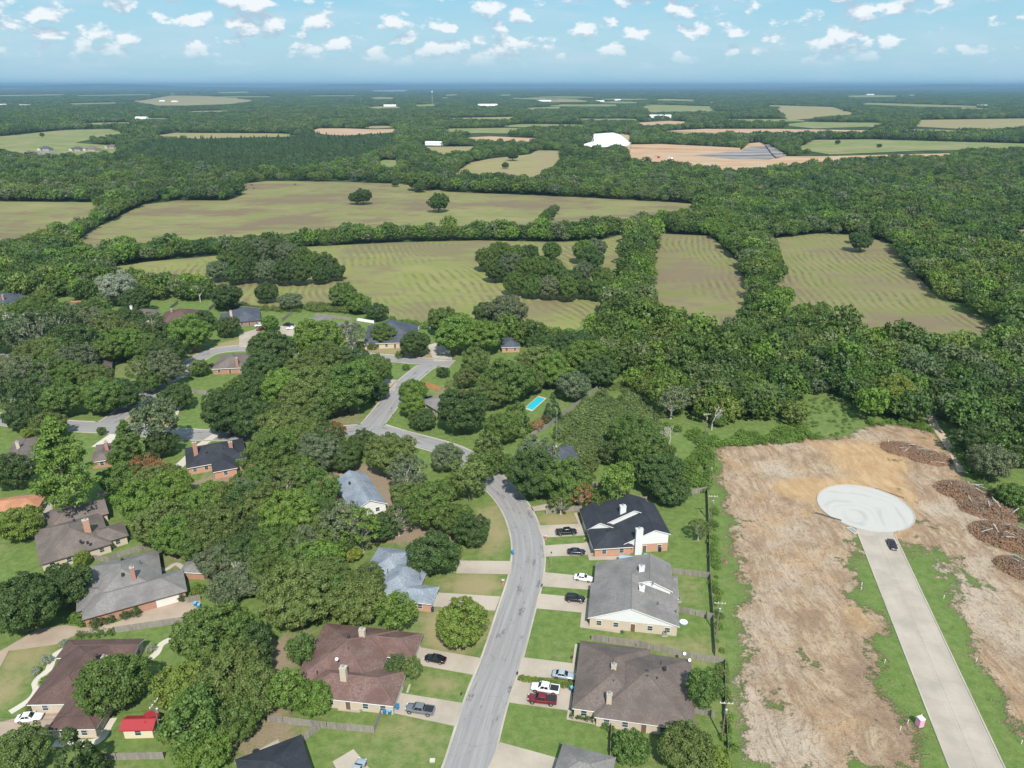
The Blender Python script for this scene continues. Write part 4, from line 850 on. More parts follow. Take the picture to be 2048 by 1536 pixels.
FENCES = [
 ([(232,1266),(366,1246)], 'grey picket fence below the curved tan driveway'), ([(373,1207),(401,1201)], 'short grey fence behind the blue bins at the driveway end'), ([(195,1521),(328,1518)], 'grey picket fence below the red roofed shed'),
 ([(536,1443),(642,1456),(748,1466),(762,1432)], 'weathered fence with a corner below the reddish roofed duplex'), ([(640,1459),(597,1491)], 'short diagonal fence beside the black roof at the bottom edge'),
 ([(1183,1281),(1275,1293),(1381,1318),(1449,1329)], 'weathered fence between the grey and the brown right-hand duplexes'), ([(1414,983),(1417,1060),(1419,1150),(1425,1226),(1430,1313)], 'long dark fence along the bulldozed lot behind the duplexes'),
 ([(1449,1329),(1450,1417),(1457,1540)], 'overgrown fence behind the brown duplex by the utility pole'), ([(1340,1147),(1419,1156)], 'grey fence between the black and grey duplex yards'), ([(1356,1224),(1426,1239)], 'grey fence across the grey duplex back yard'),
 ([(1092,1028),(1163,1021)], 'brick-posted fence behind the crepe myrtles by the street bend'), ([(1214,1011),(1293,1003)], 'fence just behind the black roof under the oaks'), ([(1379,990),(1414,983)], 'short fence at the far corner of the black duplex yard'),
 ([(1180,973),(1210,975),(1216,990)], 'short fence beside the slate roof with the radio mast'), ([(1062,874),(1097,855),(1122,834),(1163,805),(1196,778)], 'dark fence along the pool garden and the thicket'), ([(1168,769),(1206,771),(1196,778)], 'low rail fence at the far corner of the pool garden', 'rail'),
 ([(190,1121),(218,1125),(236,1115),(317,1091)], 'pale weathered fence between the taupe and the grey roofed houses'), ([(94,1036),(152,1003)], 'dark fence beside the blue bin and taupe roof'), ([(195,990),(230,993)], 'grey fence behind the taupe roofed house under the pine'),
 ([(630,632),(703,641)], 'long grey fence at the edge of the hay field'), ([(564,644),(584,628)], 'short fence beside the parked dark truck at the field'), ([(706,655),(716,642),(748,647)], 'white vinyl fence left of the T junction house', 'vinyl'), ([(835,660),(845,655),(862,660)], 'white vinyl fence right of the T junction house', 'vinyl'),
 ([(848,771),(881,781)], 'bright orange cedar fence beside the corner garden', 'cedar'), ([(142,608),(190,606)], 'bright orange cedar fence behind the upper left house', 'cedar'), ([(340,620),(356,607)], 'dark fence beside the maroon roofed house'), ([(418,622),(430,612),(520,622)], 'long fence behind the slate roofed garage wing'),
 ([(1222,1460),(1220,1517)], 'fence beside the oaks at the bottom right of the street'), ([(1379,1425),(1428,1435)], 'pale fence at the brown duplex back corner'), ([(375,785),(420,790)], 'grey fence below the light brown roofed house')]
for f in FENCES: fence(*f)

# ------------------------------------------------------------------ cars
def loft(secs, n_close=True):
    """secs: list of rings with equal counts"""
    n = len(secs[0]); vs_ = [p for r in secs for p in r]; fs = [(i*n+j, i*n+(j+1) % n, (i+1)*n+(j+1) % n, (i+1)*n+j) for i in range(len(secs)-1) for j in range(n)]
    fs += [tuple(range(n-1, -1, -1)), tuple((len(secs)-1)*n+j for j in range(n))]; return vs_, fs
def ring(x, hw, zb, zt, tuck=.06):
    return [(x,-hw+tuck,zb),(x,-hw,zb+.18),(x,-hw,zb+(zt-zb)*.7),(x,-hw+tuck*1.2,zt-.03),(x,-hw*.6,zt+.01),(x,hw*.6,zt+.01),(x,hw-tuck*1.2,zt-.03),(x,hw,zb+(zt-zb)*.7),(x,hw,zb+.18),(x,hw-tuck,zb)]
CARSPEC = {
 'sedan': dict(L=4.85, W=1.84, body=[(-2.42,.70,.42,.72),(-2.25,.86,.32,.93),(-1.5,.91,.26,1.0),(-.3,.92,.24,.97),(.75,.92,.24,.95),(1.5,.91,.26,.88),(2.15,.84,.32,.74),(2.42,.66,.42,.60)], cab=[(-1.75,.96),(-1.05,1.42),(.15,1.44),(1.0,.93)], wheels=(-1.4,1.42), r=.33),
 'suv': dict(L=4.8, W=1.92, body=[(-2.38,.80,.50,.85),(-2.3,.91,.42,1.05),(-1.4,.95,.34,1.1),(0,.95,.32,1.08),(.95,.95,.32,1.06),(1.6,.93,.34,1.0),(2.2,.86,.40,.86),(2.4,.70,.48,.70)], cab=[(-2.28,1.05),(-1.95,1.66),(.1,1.72),(.98,1.04)], wheels=(-1.4,1.45), r=.37),
 'pickup': dict(L=5.9, W=2.0, body=[(-2.93,.93,.62,1.02),(-2.85,.98,.50,1.12),(-1.9,1.0,.46,1.13),(-.9,1.0,.44,1.13),(.9,1.0,.44,1.13),(1.6,.99,.46,1.12),(2.6,.94,.50,1.02),(2.92,.80,.58,.85)], cab=[(-.95,1.12),(-.8,1.78),(.75,1.84),(1.55,1.10)], wheels=(-1.85,1.9), r=.42)}
WH = {}
def wheel_meshes(r):
    if r not in WH:
        t_ = MB(); 
        prof = [(r*.62,-.11),(r*.95,-.12),(r,-.08),(r,.08),(r*.95,.12),(r*.62,.11)]; n = 18; vs_ = [(pr*math.cos(2*math.pi*j/n), y, pr*math.sin(2*math.pi*j/n)) for pr, y in prof for j in range(n)]
        t_.add(vs_, [(i*n+j, i*n+(j+1) % n, (i+1)*n+(j+1) % n, (i+1)*n+j) for i in range(len(prof)-1) for j in range(n)])
        q = MB(); vs_ = [(0,y,0) for y in (-.1,.1)]+[(r*.63*math.cos(2*math.pi*j/10), y, r*.63*math.sin(2*math.pi*j/10)) for y in (-.085,.085) for j in range(10)]
        q.add(vs_, [(0,2+j,2+(j+1) % 10) for j in range(10)]+[(1,12+(j+1) % 10,12+j) for j in range(10)])
        WH[r] = (t_.mesh('tyre', [M['rubber']], True), q.mesh('rim', [M['rim']]))
    return WH[r]
def car(kind, paintm, front, rear, label, z=.14, group=None):
    s = CARSPEC[kind]; a, b = gp(*front, .8), gp(*rear, .8); c = (a+b)/2; d = a-b
    root = thing({'sedan': 'sedan_car', 'suv': 'suv_car', 'pickup': 'pickup_truck'}[kind], label, {'sedan': 'car', 'suv': 'car', 'pickup': 'truck'}[kind], (c.x, c.y, z), math.atan2(d.y, d.x), group)
    P = M[paintm]; mb = MB(); v, f = loft([ring(*q) for q in s['body']])
    mb.add(v, f)
    body = mb.build('body', P, root, True)
    (x0,z0),(x1,z1),(x2,z2),(x3,z3) = s['cab']; hw = s['W']/2-.09; hr = hw-.2
    # cabin: roof panel + pillars in paint, glass panels set 1 cm proud
    mb = MB()
    base = [(x0,-hw,z0-.05),(x0,hw,z0-.05),(x3,hw,z3-.05),(x3,-hw,z3-.05)]; top = [(x1,-hr,z1),(x1,hr,z1),(x2,hr,z2),(x2,-hr,z2)]
    mb.add(base+top, [(0,1,5,4),(1,2,6,5),(2,3,7,6),(3,0,4,7)])
    tm = [( (x1+x2)/2,-hr*.9,max(z1,z2)+.05),((x1+x2)/2,hr*.9,max(z1,z2)+.05)]
    mb.add(top+tm, [(0,4,3),(1,2,5),(0,1,5,4),(3,4,5,2)])
    mb.build('cabin', P, root)
    def pane(name, q, k0=.1, k1=.9, h0=.12, h1=.88):
        A, B, C, D = [Vector(p) for p in q]      # A,B bottom; C,D top (C above B)
        n = (B-A).cross(D-A).normalized(); lerp = lambda u, w: A.lerp(B, u).lerp(D.lerp(C, u), w)
        pts = [lerp(k0,h0), lerp(k1,h0), lerp(k1,h1), lerp(k0,h1)]
        MB().add([tuple(p+n*.012) for p in pts]+[tuple(p-n*.02) for p in pts], [(0,1,2,3),(7,6,5,4),(0,4,5,1),(1,5,6,2),(2,6,7,3),(3,7,4,0)]).build(name, M['cglass'], root)
    pane('windscreen', (base[2],base[3],top[3],top[2]), .05, .95, .18, .95); pane('rear_window', (base[0],base[1],top[1],top[0]), .06, .94, .15, .92)
    for sg in (0, 1):
        q = (base[3],base[0],top[0],top[3]) if sg else (base[1],base[2],top[2],top[1])
        cuts = ((.12,.47),(.51,.88)) if kind != 'suv' else ((.05,.32),(.35,.63),(.66,.92))
        for k0, k1 in cuts: pane('side_window', q, k0, k1, .2, .9)
    ty, ri = wheel_meshes(s['r'])
    for wx in s['wheels']:
        for sy in (-1, 1):
            w = link('wheel', ty, root); w.location = (wx, sy*(s['W']/2-.07), s['r']); rm_ = link('rim', ri, w)
            arch = MB(); arch.add([(wx+ (s['r']+.07)*math.cos(t_), sy*(s['W']/2+.003), s['r']+(s['r']+.07)*math.sin(t_)) for t_ in np.linspace(0, math.pi, 10)], [tuple(range(10))]); arch.build('wheel_arch', M['bedliner'], root)
    xf = s['body'][-1][0]; xr = s['body'][0][0]
    for sy in (-1, 1):
        zf = s['body'][-2][3]-.16
        MB().box(xf-.28, xf-.06, sy*.60-.17, sy*.60+.17, zf-.06, zf+.09).build('headlight', M['lens_w'], root); zr = s['body'][1][3]-.2
        MB().box(xr+.02, xr+.14, sy*.66-.15, sy*.66+.15, zr-.12, zr+.1).build('tail_light', M['lens_r'], root)
        MB().box(x3-.45, x3-.28, sy*(s['W']/2+.02)-.10, sy*(s['W']/2+.02)+.10, z3+.02, z3+.18).build('wing_mirror', P, root)
    if kind == 'pickup':
        mb = MB(); zt = 1.145; mb.box(-2.75, -1.02, -.84, .84, zt, zt+.012); mb.build('bed_liner', M['bedliner'], root)
        mb = MB()
        mb.box(-2.88, -1.0, -.99, -.85, 1.10, 1.24); mb.box(-2.88, -1.0, .85, .99, 1.10, 1.24); mb.box(-2.9, -2.77, -.849, .849, 1.10, 1.24); mb.build('bed_rail', P, root)
        MB().box(-3.02, -2.9, -.9, .9, .5, .66).build('bumper', M['metal'], root)
    return root
car('pickup','p_black',(1156,1062),(1110,1065),'black crew cab pickup on the upper driveway of the black roofed duplex')
car('sedan','p_navy',(1172,1103),(1134,1102),'dark blue sedan on the lower driveway of the black roofed duplex')
car('sedan','p_white',(1186,1158),(1148,1152),'white sedan tucked under the eave of the grey gable duplex')
car('suv','p_black',(1169,1198),(1132,1195),'black station wagon on the lower driveway of the grey gable duplex')
car('sedan','p_silver',(1150,1353),(1105,1346),'silver sedan with sunroof above the hedge of the brown duplex')
car('pickup','p_white',(1062,1372),(1119,1381),'white pickup parked between the hedge and the dark red pickup')
car('pickup','p_red',(1055,1395),(1114,1402),'dark red pickup with black bed beside the white pickup')
car('sedan','p_black',(848,1312),(893,1321),'black sedan on the driveway left of the street by the round bushes')
car('pickup','p_grey',(810,1414),(870,1423),'grey pickup on the driveway left of the street, above the lawn')
car('sedan','p_white',(86,1431),(30,1437),'white sedan beside the maroon roofed ranch house')
car('sedan','p_maroon',(1792,1102),(1778,1074),'near-black maroon sedan parked on the new concrete street', .06)
car('sedan','p_silver',(724,1520),(706,1556),'pale silver car on the slab cut by the bottom edge')
car('suv','p_black',(418,729),(428,733),'black car beside the light brown roofed house', .03)
car('sedan','p_black',(850,799),(860,793),'dark car in the shade beside the flat grey roof', .03)
car('pickup','p_navy',(570,649),(582,650),'dark truck parked near the hay field fence', .13)
car('sedan','p_red',(516,659),(526,656),'dark red car on the driveway of the slate garage wing', .13)
car('suv','p_white',(512,651),(524,649),'white vehicle beside the slate garage wing', .05)
car('sedan','p_white',(576,656),(588,655),'white car behind the dark truck at the field', .13)

# ------------------------------------------------------------------ small things about the yards
def bins(px, py, label, lid='bin_lid', body='bin_blue', rz=0.0):
    p = gp(px, py, .5); root = thing('wheeled_bin', label, 'bin', (p.x, p.y, .13), rz)
    b = [(-.26,-.28,.08),(.26,-.28,.08),(.26,.28,.08),(-.26,.28,.08),(-.32,-.36,1.0),(.32,-.36,1.0),(.32,.36,1.0),(-.32,.36,1.0)]
    MB().add(b, [(3,2,1,0),(0,1,5,4),(1,2,6,5),(2,3,7,6),(3,0,4,7)]).build('body', M[body], root)
    MB().add([(-.34,-.4,1.0),(.34,-.4,1.0),(.34,.42,1.0),(-.34,.42,1.0),(-.3,-.34,1.08),(.3,-.34,1.08),(.3,.36,1.11),(-.3,.36,1.11)], [(0,1,5,4),(1,2,6,5),(2,3,7,6),(3,0,4,7),(4,5,6,7),(3,2,1,0)]).build('lid', M[lid], root)
    for sx in (-1, 1): MB().tube((sx*.24,.32,.12), (sx*.31,.32,.12), .12, .12, 10).build('wheel', M['rubber'], root)
    MB().tube((-.28,.45,1.0), (.28,.45,1.0), .02, .02, 6).build('handle', M['bin_dark'], root)
for a in ((391,1209,'blue bin with pale lid, left of the pair at the tan driveway end'),(398,1213,'blue bin, right of the pair at the tan driveway end'),(193,1464,'blue bin at the corner of the maroon roofed ranch house'),(840,1213,'pale lidded bin by the brick end of the blue-grey house'),
          (865,1220,'dark blue bin by the driveway of the blue-grey house','bin_dark','bin_dark'),(769,1424,'dark lidded blue bin beside the grey pickup','bin_blue'),(780,1425,'pale lidded blue bin beside the grey pickup'),(795,1415,'blue bin in the eave shadow above the grey pickup','bin_blue'),
          (1144,1379,'blue bin at the end of the clipped hedge'),(1025,1106,'blue bin standing at the street edge','bin_blue'),(1173,1065,'blue bin under the white gable by the black pickup'),(1280,1117,'blue bin, upper of the two behind the white chimney'),(1285,1125,'blue bin, lower of the two behind the white chimney','bin_blue'),(115,1006,'bright blue bin on the slab beside the orange roof')):
    bins(*a, rz=random.uniform(-.6, .6))
def simple(name, label, cat, px, py, parts, z=0.0, rz=0.0):
    p = gp(px, py, z); root = thing(name, label, cat, (p.x, p.y, z), rz)
    for nm, mb_, mk in parts: mb_.build(nm, M[mk], root)
    return root
for px, py, lb in ((1091,1079,'red brick mailbox pillar beside the black pickup driveway'),(1006,1168,'red brick mailbox pillar left of the street')):
    simple('brick_mailbox', lb, 'mailbox', px, py, [('pillar', MB().box(-.32,.32,-.32,.32,0,1.25), 'brick_red'), ('cap', MB().add([(-.38,-.38,1.25),(.38,-.38,1.25),(.38,.38,1.25),(-.38,.38,1.25),(0,0,1.5)], [(0,1,4),(1,2,4),(2,3,4),(3,0,4),(3,2,1,0)]), 'kerb'), ('letter_door', MB().box(-.12,.12,-.36,-.32,.8,1.05), 'darkmetal')])
for px, py, lb in ((923,1396,'black mailbox on a post above the grey pickup lawn corner'),(1144,1322,'small mailbox on a post beside the silver sedan driveway'),(1084,1177,'dark mailbox on a post by the white sedan driveway'),(1035,1354,'mailbox on a post at the left end of the clipped hedge')):
    simple('post_mailbox', lb, 'mailbox', px, py, [('post', MB().box(-.05,.05,-.05,.05,0,1.0), 'wood'), ('box', MB().box(-.14,.14,-.28,.28,1.0,1.26), 'darkmetal'), ('flag', MB().box(.145,.165,-.1,.05,1.2,1.4), 'lens_r')])
simple('ac_unit', 'grey air conditioner on a pad below the grey duplex gable wall', 'air conditioner', 1329, 1270, [('casing', MB().box(-.45,.45,-.45,.45,.1,.95), 'metal'), ('pad', MB().box(-.6,.6,-.6,.6,0,.1), 'kerb'), ('fan_grille', MB().lathe([(.38,.95),(.36,1.0),(.1,1.02)],14), 'darkmetal')])
simple('ac_unit', 'grey air conditioner behind the grey duplex east wall', 'air conditioner', 1357, 1202, [('casing', MB().box(-.45,.45,-.45,.45,.1,.95), 'metal'), ('pad', MB().box(-.6,.6,-.6,.6,0,.1), 'kerb'), ('fan_grille', MB().lathe([(.38,.95),(.36,1.0),(.1,1.02)],14), 'darkmetal')])
simple('paddling_pool', 'round white paddling pool with a blue rim in the grey duplex yard', 'pool', 1367, 1246, [('wall', MB().lathe([(.85,0),(.95,.3),(1.0,.34),(.9,.36)],24), 'awning'), ('water', MB().lathe([(.86,.372),(.01,.374)],24), 'vinyl')])
simple('garden_table', 'round turquoise patio table beside the two blue bins', 'table', 1292, 1114, [('top', MB().lathe([(.01,.72),(.6,.72),(.6,.76)],20), 'turq'), ('leg', MB().tube((0,0,0),(0,0,.72),.05,.05,8), 'darkmetal')])
simple('rain_barrel', 'black plastic barrel by the brick wall of the black duplex', 'barrel', 1319, 1102, [('body', MB().lathe([(.42,0),(.5,.4),(.46,1.0),(.5,1.05)],16), 'bin_dark'), ('rim', MB().lathe([(.52,1.05),(.52,1.1),(.4,1.1)],16), 'darkmetal')])
simple('patio_grill', 'dark kettle grill on the patio below the reddish duplex', 'grill', 714, 1416, [('bowl', MB().lathe([(.05,.7),(.35,.85),(.38,1.0),(.3,1.15),(.05,1.22)],14), 'copper')]+[('leg', MB().tube((.2*math.cos(a),.2*math.sin(a),.8),(.35*math.cos(a),.35*math.sin(a),0),.02,.02,6), 'metal') for a in (0,2.1,4.2)])
simple('fire_pit', 'round black fire pit on the slab beside the bottom black roof', 'fire pit', 512, 1506, [('bowl', MB().lathe([(.2,.15),(.55,.45),(.6,.5),(.4,.48)],16), 'copper'), ('stand', MB().lathe([(.3,0),(.3,.2)],12), 'darkmetal')])
simple('planter', 'brown half-barrel planter beside the kettle grill', 'planter', 723, 1420, [('tub', MB().lathe([(.35,0),(.45,.45),(.4,.45)],14), 'wood'), ('soil', MB().lathe([(.39,.43),(.02,.46)],14), 'deadleaf')])
simple('utility_box', 'pale utility box lid on the bottom lawn by the street', 'utility box', 865, 1523, [('body', MB().box(-.45,.45,-.35,.35,0,.35), 'kerb'), ('lid', MB().box(-.48,.48,-.38,.38,.35,.42), 'path')])
simple('awning_roof', 'blue metal lean-to roof behind the grey gable duplex', 'awning', 1262, 1134, [('sheet', MB().add([(-3.2,-1.8,2.6),(3.2,-1.8,2.6),(3.2,1.8,2.2),(-3.2,1.8,2.2),(-3.2,-1.8,2.52),(3.2,-1.8,2.52),(3.2,1.8,2.12),(-3.2,1.8,2.12)], [(0,1,2,3),(7,6,5,4),(0,4,5,1),(1,5,6,2),(2,6,7,3),(3,7,4,0)]), 'awning')]+[('post', MB().box(x-.05,x+.05,1.55,1.65,0,2.13), 'frame') for x in (-3,0,3)], rz=math.radians(-9))
simple('portable_toilet', 'pink portable toilet with a white roof beside the new concrete street', 'toilet', 1838, 1452,
  [('cabin', MB().box(-.55,.55,-.55,.55,.12,2.05), 'pink'), ('base', MB().box(-.6,.6,-.6,.6,0,.12), 'darkmetal'), ('roof', MB().add([(-.6,-.6,2.05),(.6,-.6,2.05),(.6,.6,2.05),(-.6,.6,2.05),(-.4,-.4,2.3),(.4,-.4,2.3),(.4,.4,2.3),(-.4,.4,2.3)], [(0,1,5,4),(1,2,6,5),(2,3,7,6),(3,0,4,7),(4,5,6,7),(3,2,1,0)]), 'toiletroof'),
   ('door', MB().box(-.42,.42,-.575,-.55,.2,1.95), 'pink'), ('vent_pipe', MB().tube((.3,.3,2.1),(.3,.3,2.65),.06,.06,8), 'toiletroof'), ('door_handle', MB().box(.3,.36,-.61,-.575,1.0,1.2), 'darkmetal')], rz=.25)
simple('storm_drain', 'grey concrete drain inlet at the mouth of the turning circle', 'drain', 1705, 1062, [('slab', MB().box(-.9,.9,-1.6,1.6,0,.35), 'kerb'), ('grate', MB().box(-.5,.5,-1.1,1.1,.35,.38), 'metal')], rz=.35)
simple('drain_channel', 'dark timber-edged trench left of the turning circle', 'trench', 1656, 1034, [('timber', MB().box(-.35,.35,-3.6,3.6,0,.22), 'wood_pole'), ('grate', MB().box(-.2,.2,-3.4,3.4,.22,.25), 'darkmetal')], rz=.95)
simple('kerb_form', 'long dark form board at the far rim of the turning circle', 'board', 1779, 987, [('board', MB().box(-.12,.12,-4.2,4.2,0,.3), 'wood_pole'), ('stake', MB().box(.12,.2,-.1,.1,0,.45), 'wood')], rz=.8)
STAKES = [(1723,1171,'white','topmost stake of the grass left of the new street'),(1722,1180,'white','second from top left of the new street'),(1769,1326,'white','halfway down the grass left of the new street'),(1815,1447,'white','just left of the pink toilet'),(1800,1460,'white','in the grass edge below left of the pink toilet'),(1887,1197,'white','topmost of the grass right of the new street'),(1952,1323,'white','halfway down the grass right of the new street'),(2042,1488,'white','lowest, near the right edge of the picture'),(1808,1374,'wood','above the pink toilet'),(1978,1402,'wood','lower one right of the new street'),(1904,1259,'wood','upper one right of the new street')]
for px, py, c, wh in STAKES:
    p = gp(px, py); o = MB().box(-.05,.05,-.05,.05,0,.9).box(-.07,.07,-.07,.07,.9,.97).build('survey_stake', M['vinyl' if c == 'white' else 'wood_pole']); o.location = (p.x, p.y, 0); o.rotation_euler.x = .05
    tag(o, f'{"white pipe" if c == "white" else "brown wooden"} survey stake, {wh}', 'stake', 'survey stakes along the new street')
# swimming pool
pq = g2([(1048,817),(1064,823),(1093,797),(1077,792)]); c0_ = sum(pq, Vector())/4; root = thing('swimming_pool', 'turquoise swimming pool with pale coping among the garden trees', 'pool', (c0_.x, c0_.y, 0))
outer = [(p-c0_)*1.0 for p in pq]; inner = [(p-c0_)*.86 for p in pq]
mb = MB(); mb.add([(p.x,p.y,.14) for p in outer]+[(p.x,p.y,.14) for p in inner]+[(p.x,p.y,0) for p in outer], [(i,(i+1) % 4,4+(i+1) % 4,4+i) for i in range(4)]+[(8+i,8+(i+1) % 4,(i+1) % 4,i) for i in range(4)]); mb.build('coping', M['path'], root)
MB().prism([(p.x,p.y) for p in inner], -.1, .06).build('water', M['water'], root)
# utility poles with cross-arms and transformers, and the wires between them
POLES = []
def pole(px, py, hgt, label, arm=True, trafo=True, rz=0.0, z=0.0, lean=(0, 0)):
    p = gp(px, py); root = thing('utility_pole', label, 'pole', (p.x, p.y, 0), rz); root.rotation_euler = (lean[0], lean[1], rz)
    MB().tube((0,0,0), (0,0,hgt), .17, .11, 8).build('post', M['wood_pole'], root)
    if arm:
        o = MB().box(-1.25,1.25,-.07,.07,hgt-.45,hgt-.3).build('cross_arm', M['kerb'], root)
        for x in (-1.1,-.4,.4,1.1): MB().lathe([(.05,hgt-.3),(.09,hgt-.22),(.06,hgt-.1),(.02,hgt-.06)],8,0,(x,0)).build('insulator', M['vinyl'], o)
    if trafo: MB().lathe([(.18,hgt-2.3),(.27,hgt-2.25),(.27,hgt-1.35),(.15,hgt-1.25)],12,0,(.0,-.42)).build('transformer', M['metal'], root)
    POLES.append(root); return Vector((p.x, p.y, hgt-.05))
tops = [pole(1443,1478,9.2,'wooden utility pole behind the brown duplex at the lower right',rz=-.1), pole(1432,1270,9.1,'wooden utility pole beside the grey gable duplex yard',rz=-.1), pole(1420,1046,9.0,'wooden utility pole by the small tree at the black duplex fence'), pole(1418,977,8.8,'slim utility pole with a white transformer near the dead tree',arm=False), pole(1409,876,9.5,'wooden utility pole in front of the tree group by the bare earth',rz=.1)]
tl = pole(327,1490,10.5,'utility pole with a pale transformer beside the red roofed shed',rz=1.4); tops2 = [gp(-80,1520,0)+Vector((0,0,10)), tl]
def wires(tp, label):
    for k, dx in enumerate((-.9, .9)):
        mb = MB()
        for a, b in zip(tp, tp[1:]):
            n = 10; pts = [a.lerp(b, i/n)+Vector((dx, 0, -.9*4*(i/n)*(1-i/n)-.1)) for i in range(n+1)]
            for q, r in zip(pts, pts[1:]): mb.tube(q, r, .014, .014, 4, 0, False)
        o = mb.build('power_line', M['darkmetal']); tag(o, f'{("left", "right")[k]} wire of the {label}', 'wire')
wires(tops, 'power line behind the duplexes'); wires(tops2, 'power line at the lower left corner')
simple('radio_mast', 'thin lattice radio mast beside the slate roofed house', 'mast', 1112, 893, [('leg', MB().tube((.18*math.cos(a),.18*math.sin(a),0),(.14*math.cos(a),.14*math.sin(a),13),.03,.03,5), 'metal') for a in (0,2.09,4.19)]+[('brace', (lambda mb_: [mb_.tube((.18*math.cos(a),.18*math.sin(a),z),(.18*math.cos(a+2.09),.18*math.sin(a+2.09),z+.6),.015,.015,4) for z in np.arange(.2,12.6,.7) for a in (0,2.09,4.19)] and mb_)(MB()), 'metal')])
for px, py, lb in ((1102,1134,'slim lamp post on the lawn below the dark blue sedan'),(785,838,'green street sign post on the lawn corner by the winding street'),(1705,886,'leaning thin pole at the meadow edge by the bare earth')):
    simple('lamp_post', lb, 'post', px, py, [('post', MB().tube((0,0,0),(0,0,4.2),.06,.04,8), 'metal'), ('lamp_head', MB().lathe([(.05,4.2),(.2,4.3),(.16,4.6),(.02,4.7)],10), 'darkmetal')])
# far lattice tower and water tower on the plain
p = gp(865,212); root = thing('lattice_tower', 'tall pale lattice tower rising from the distant plain', 'tower', (p.x, p.y, 0))
for a in range(4):
    an = a*math.pi/2+.78; MB().tube((4*math.cos(an),4*math.sin(an),0),(1.4*math.cos(an),1.4*math.sin(an),78),.45,.35,5).build('leg', M['metal'], root)
mb = MB()
for z in np.arange(2,76,6.0):
    for a in range(4):
        r0, r1 = 4-2.6*z/78, 4-2.6*(z+6)/78; a0, a1 = a*math.pi/2+.78, (a+1)*math.pi/2+.78; mb.tube((r0*math.cos(a0),r0*math.sin(a0),z),(r1*math.cos(a1),r1*math.sin(a1),z+6),.2,.2,4)
mb.build('bracing', M['metal'], root); MB().lathe([(2.5,74),(3.6,75),(3.6,82),(1,83)],12).build('antenna_ring', M['vinyl'], root)
p = gp(320,176); root = thing('water_tower', 'white water tower on the left horizon', 'tower', (p.x, p.y, 0))
MB().lathe([(5,0),(4,5),(3.5,70),(12,78),(20,90),(20,98),(12,106),(1,109)],16).build('tank', M['vinyl'], root, True); MB().lathe([(6.5,0),(6.5,6),(5,7)],12).build('base', M['kerb'], root)
# excavators in the quarry
for px, py, lb, mk in ((1317,316,'reddish excavator at the left side of the quarry floor','lens_r'),(1343,319,'pale dump truck on the quarry floor','vinyl')):
    simple('excavator', lb, 'excavator', px, py, [('tracks', MB().box(-2.2,2.2,-1.6,-.9,0,1).box(-2.2,2.2,.9,1.6,0,1), 'rubber'), ('cab', MB().box(-1.6,1.4,-1.4,1.4,1,3.2), mk), ('boom', MB().tube((1.2,0,2),(5,0,5),.35,.25,6).tube((5,0,5),(7,0,1.2),.25,.2,6), mk)], z=.4, rz=random.uniform(0,6))
# cattle, far up the big field
def cow_mesh():
    vs_, fs = loft([[(x, w*math.cos(t_), zc+h_*math.sin(t_)) for t_ in np.linspace(0, 2*math.pi, 10, endpoint=False)] for x, w, h_, zc in ((-1.1,.12,.15,1.15),(-1.0,.3,.32,1.1),(-.5,.36,.42,1.02),(.2,.36,.46,.98),(.7,.28,.4,1.05),(1.0,.17,.25,1.15),(1.25,.13,.16,1.2),(1.5,.13,.15,1.12),(1.75,.08,.1,.98))])
    mb = MB(); mb.add(vs_, fs)
    for x, y in ((-.85,.2),(-.85,-.2),(.65,.2),(.65,-.2)): mb.tube((x+.03,y,.9),(x-.04,y,.45),.12,.07,6).tube((x-.04,y,.46),(x,y,0),.07,.05,6)
    mb.tube((-1.1,0,1.2),(-1.2,0,.5),.04,.03,5)
    for s_ in (-1,1): mb.tube((1.42,.1*s_,1.22),(1.4,.28*s_,1.25),.04,.05,5)
    return mb.mesh('cow', [plain('black_cattle_hide', (.02,.018,.016), .8)], True)
cm = cow_mesh()
for px, py, rz, wh in ((491,374,.4,'leftmost of the close group'),(504,371,2.8,'hindmost of the close group'),(508,378,1.2,'rightmost of the close group'),(590,370,.2,'standing alone to the right of the group'),(493,379,5,'nearest of the close group')):
    p = gp(px, py); o = link('cow', cm); o.location = (p.x, p.y, .06); o.rotation_euler.z = rz; tag(o, f'black cow in the big hay field, {wh}', 'cow', 'cattle in the big hay field')

# ------------------------------------------------------------------ tree prototypes
def leaf_quads(cen, rad, per, size, seed, flat=1.0, upb=.25, mid=(0, 0, 0), droop=0.0):
    r = np.random.default_rng(seed); cen = np.asarray(cen, float); rad = np.asarray(rad, float); N = len(cen)
    d = r.normal(size=(N, per, 3)); out = cen-np.asarray(mid); out /= (np.linalg.norm(out, axis=1, keepdims=True)+1e-6)
    d += out[:, None, :]*.9; d[..., 2] += upb; d /= np.linalg.norm(d, axis=2, keepdims=True)
    p = cen[:, None, :]+d*np.array([1, 1, flat])*rad[:, None, None]*r.uniform(.55, 1.08, (N, per, 1)); p = p.reshape(-1, 3); d = d.reshape(-1, 3)
    n = d+r.normal(size=d.shape)*.55; n /= np.linalg.norm(n, axis=1, keepdims=True)
    tt = np.cross(n, r.normal(size=d.shape)); tt /= np.linalg.norm(tt, axis=1, keepdims=True); b = np.cross(n, tt)
    s = size*r.uniform(.55, 1.3, (len(p), 1)); w = s*.62
    co = np.stack([p-tt*s, p+b*w-n*s*.15, p+tt*s, p-b*w-n*s*.15], 1)      # diamond leaf spray
    return co.reshape(-1, 3)
def crown_mesh(name, co, m_=None):
    q = np.arange(len(co)).reshape(-1, 4); return np_mesh(name, co, q, [m_ or M['leaf']])
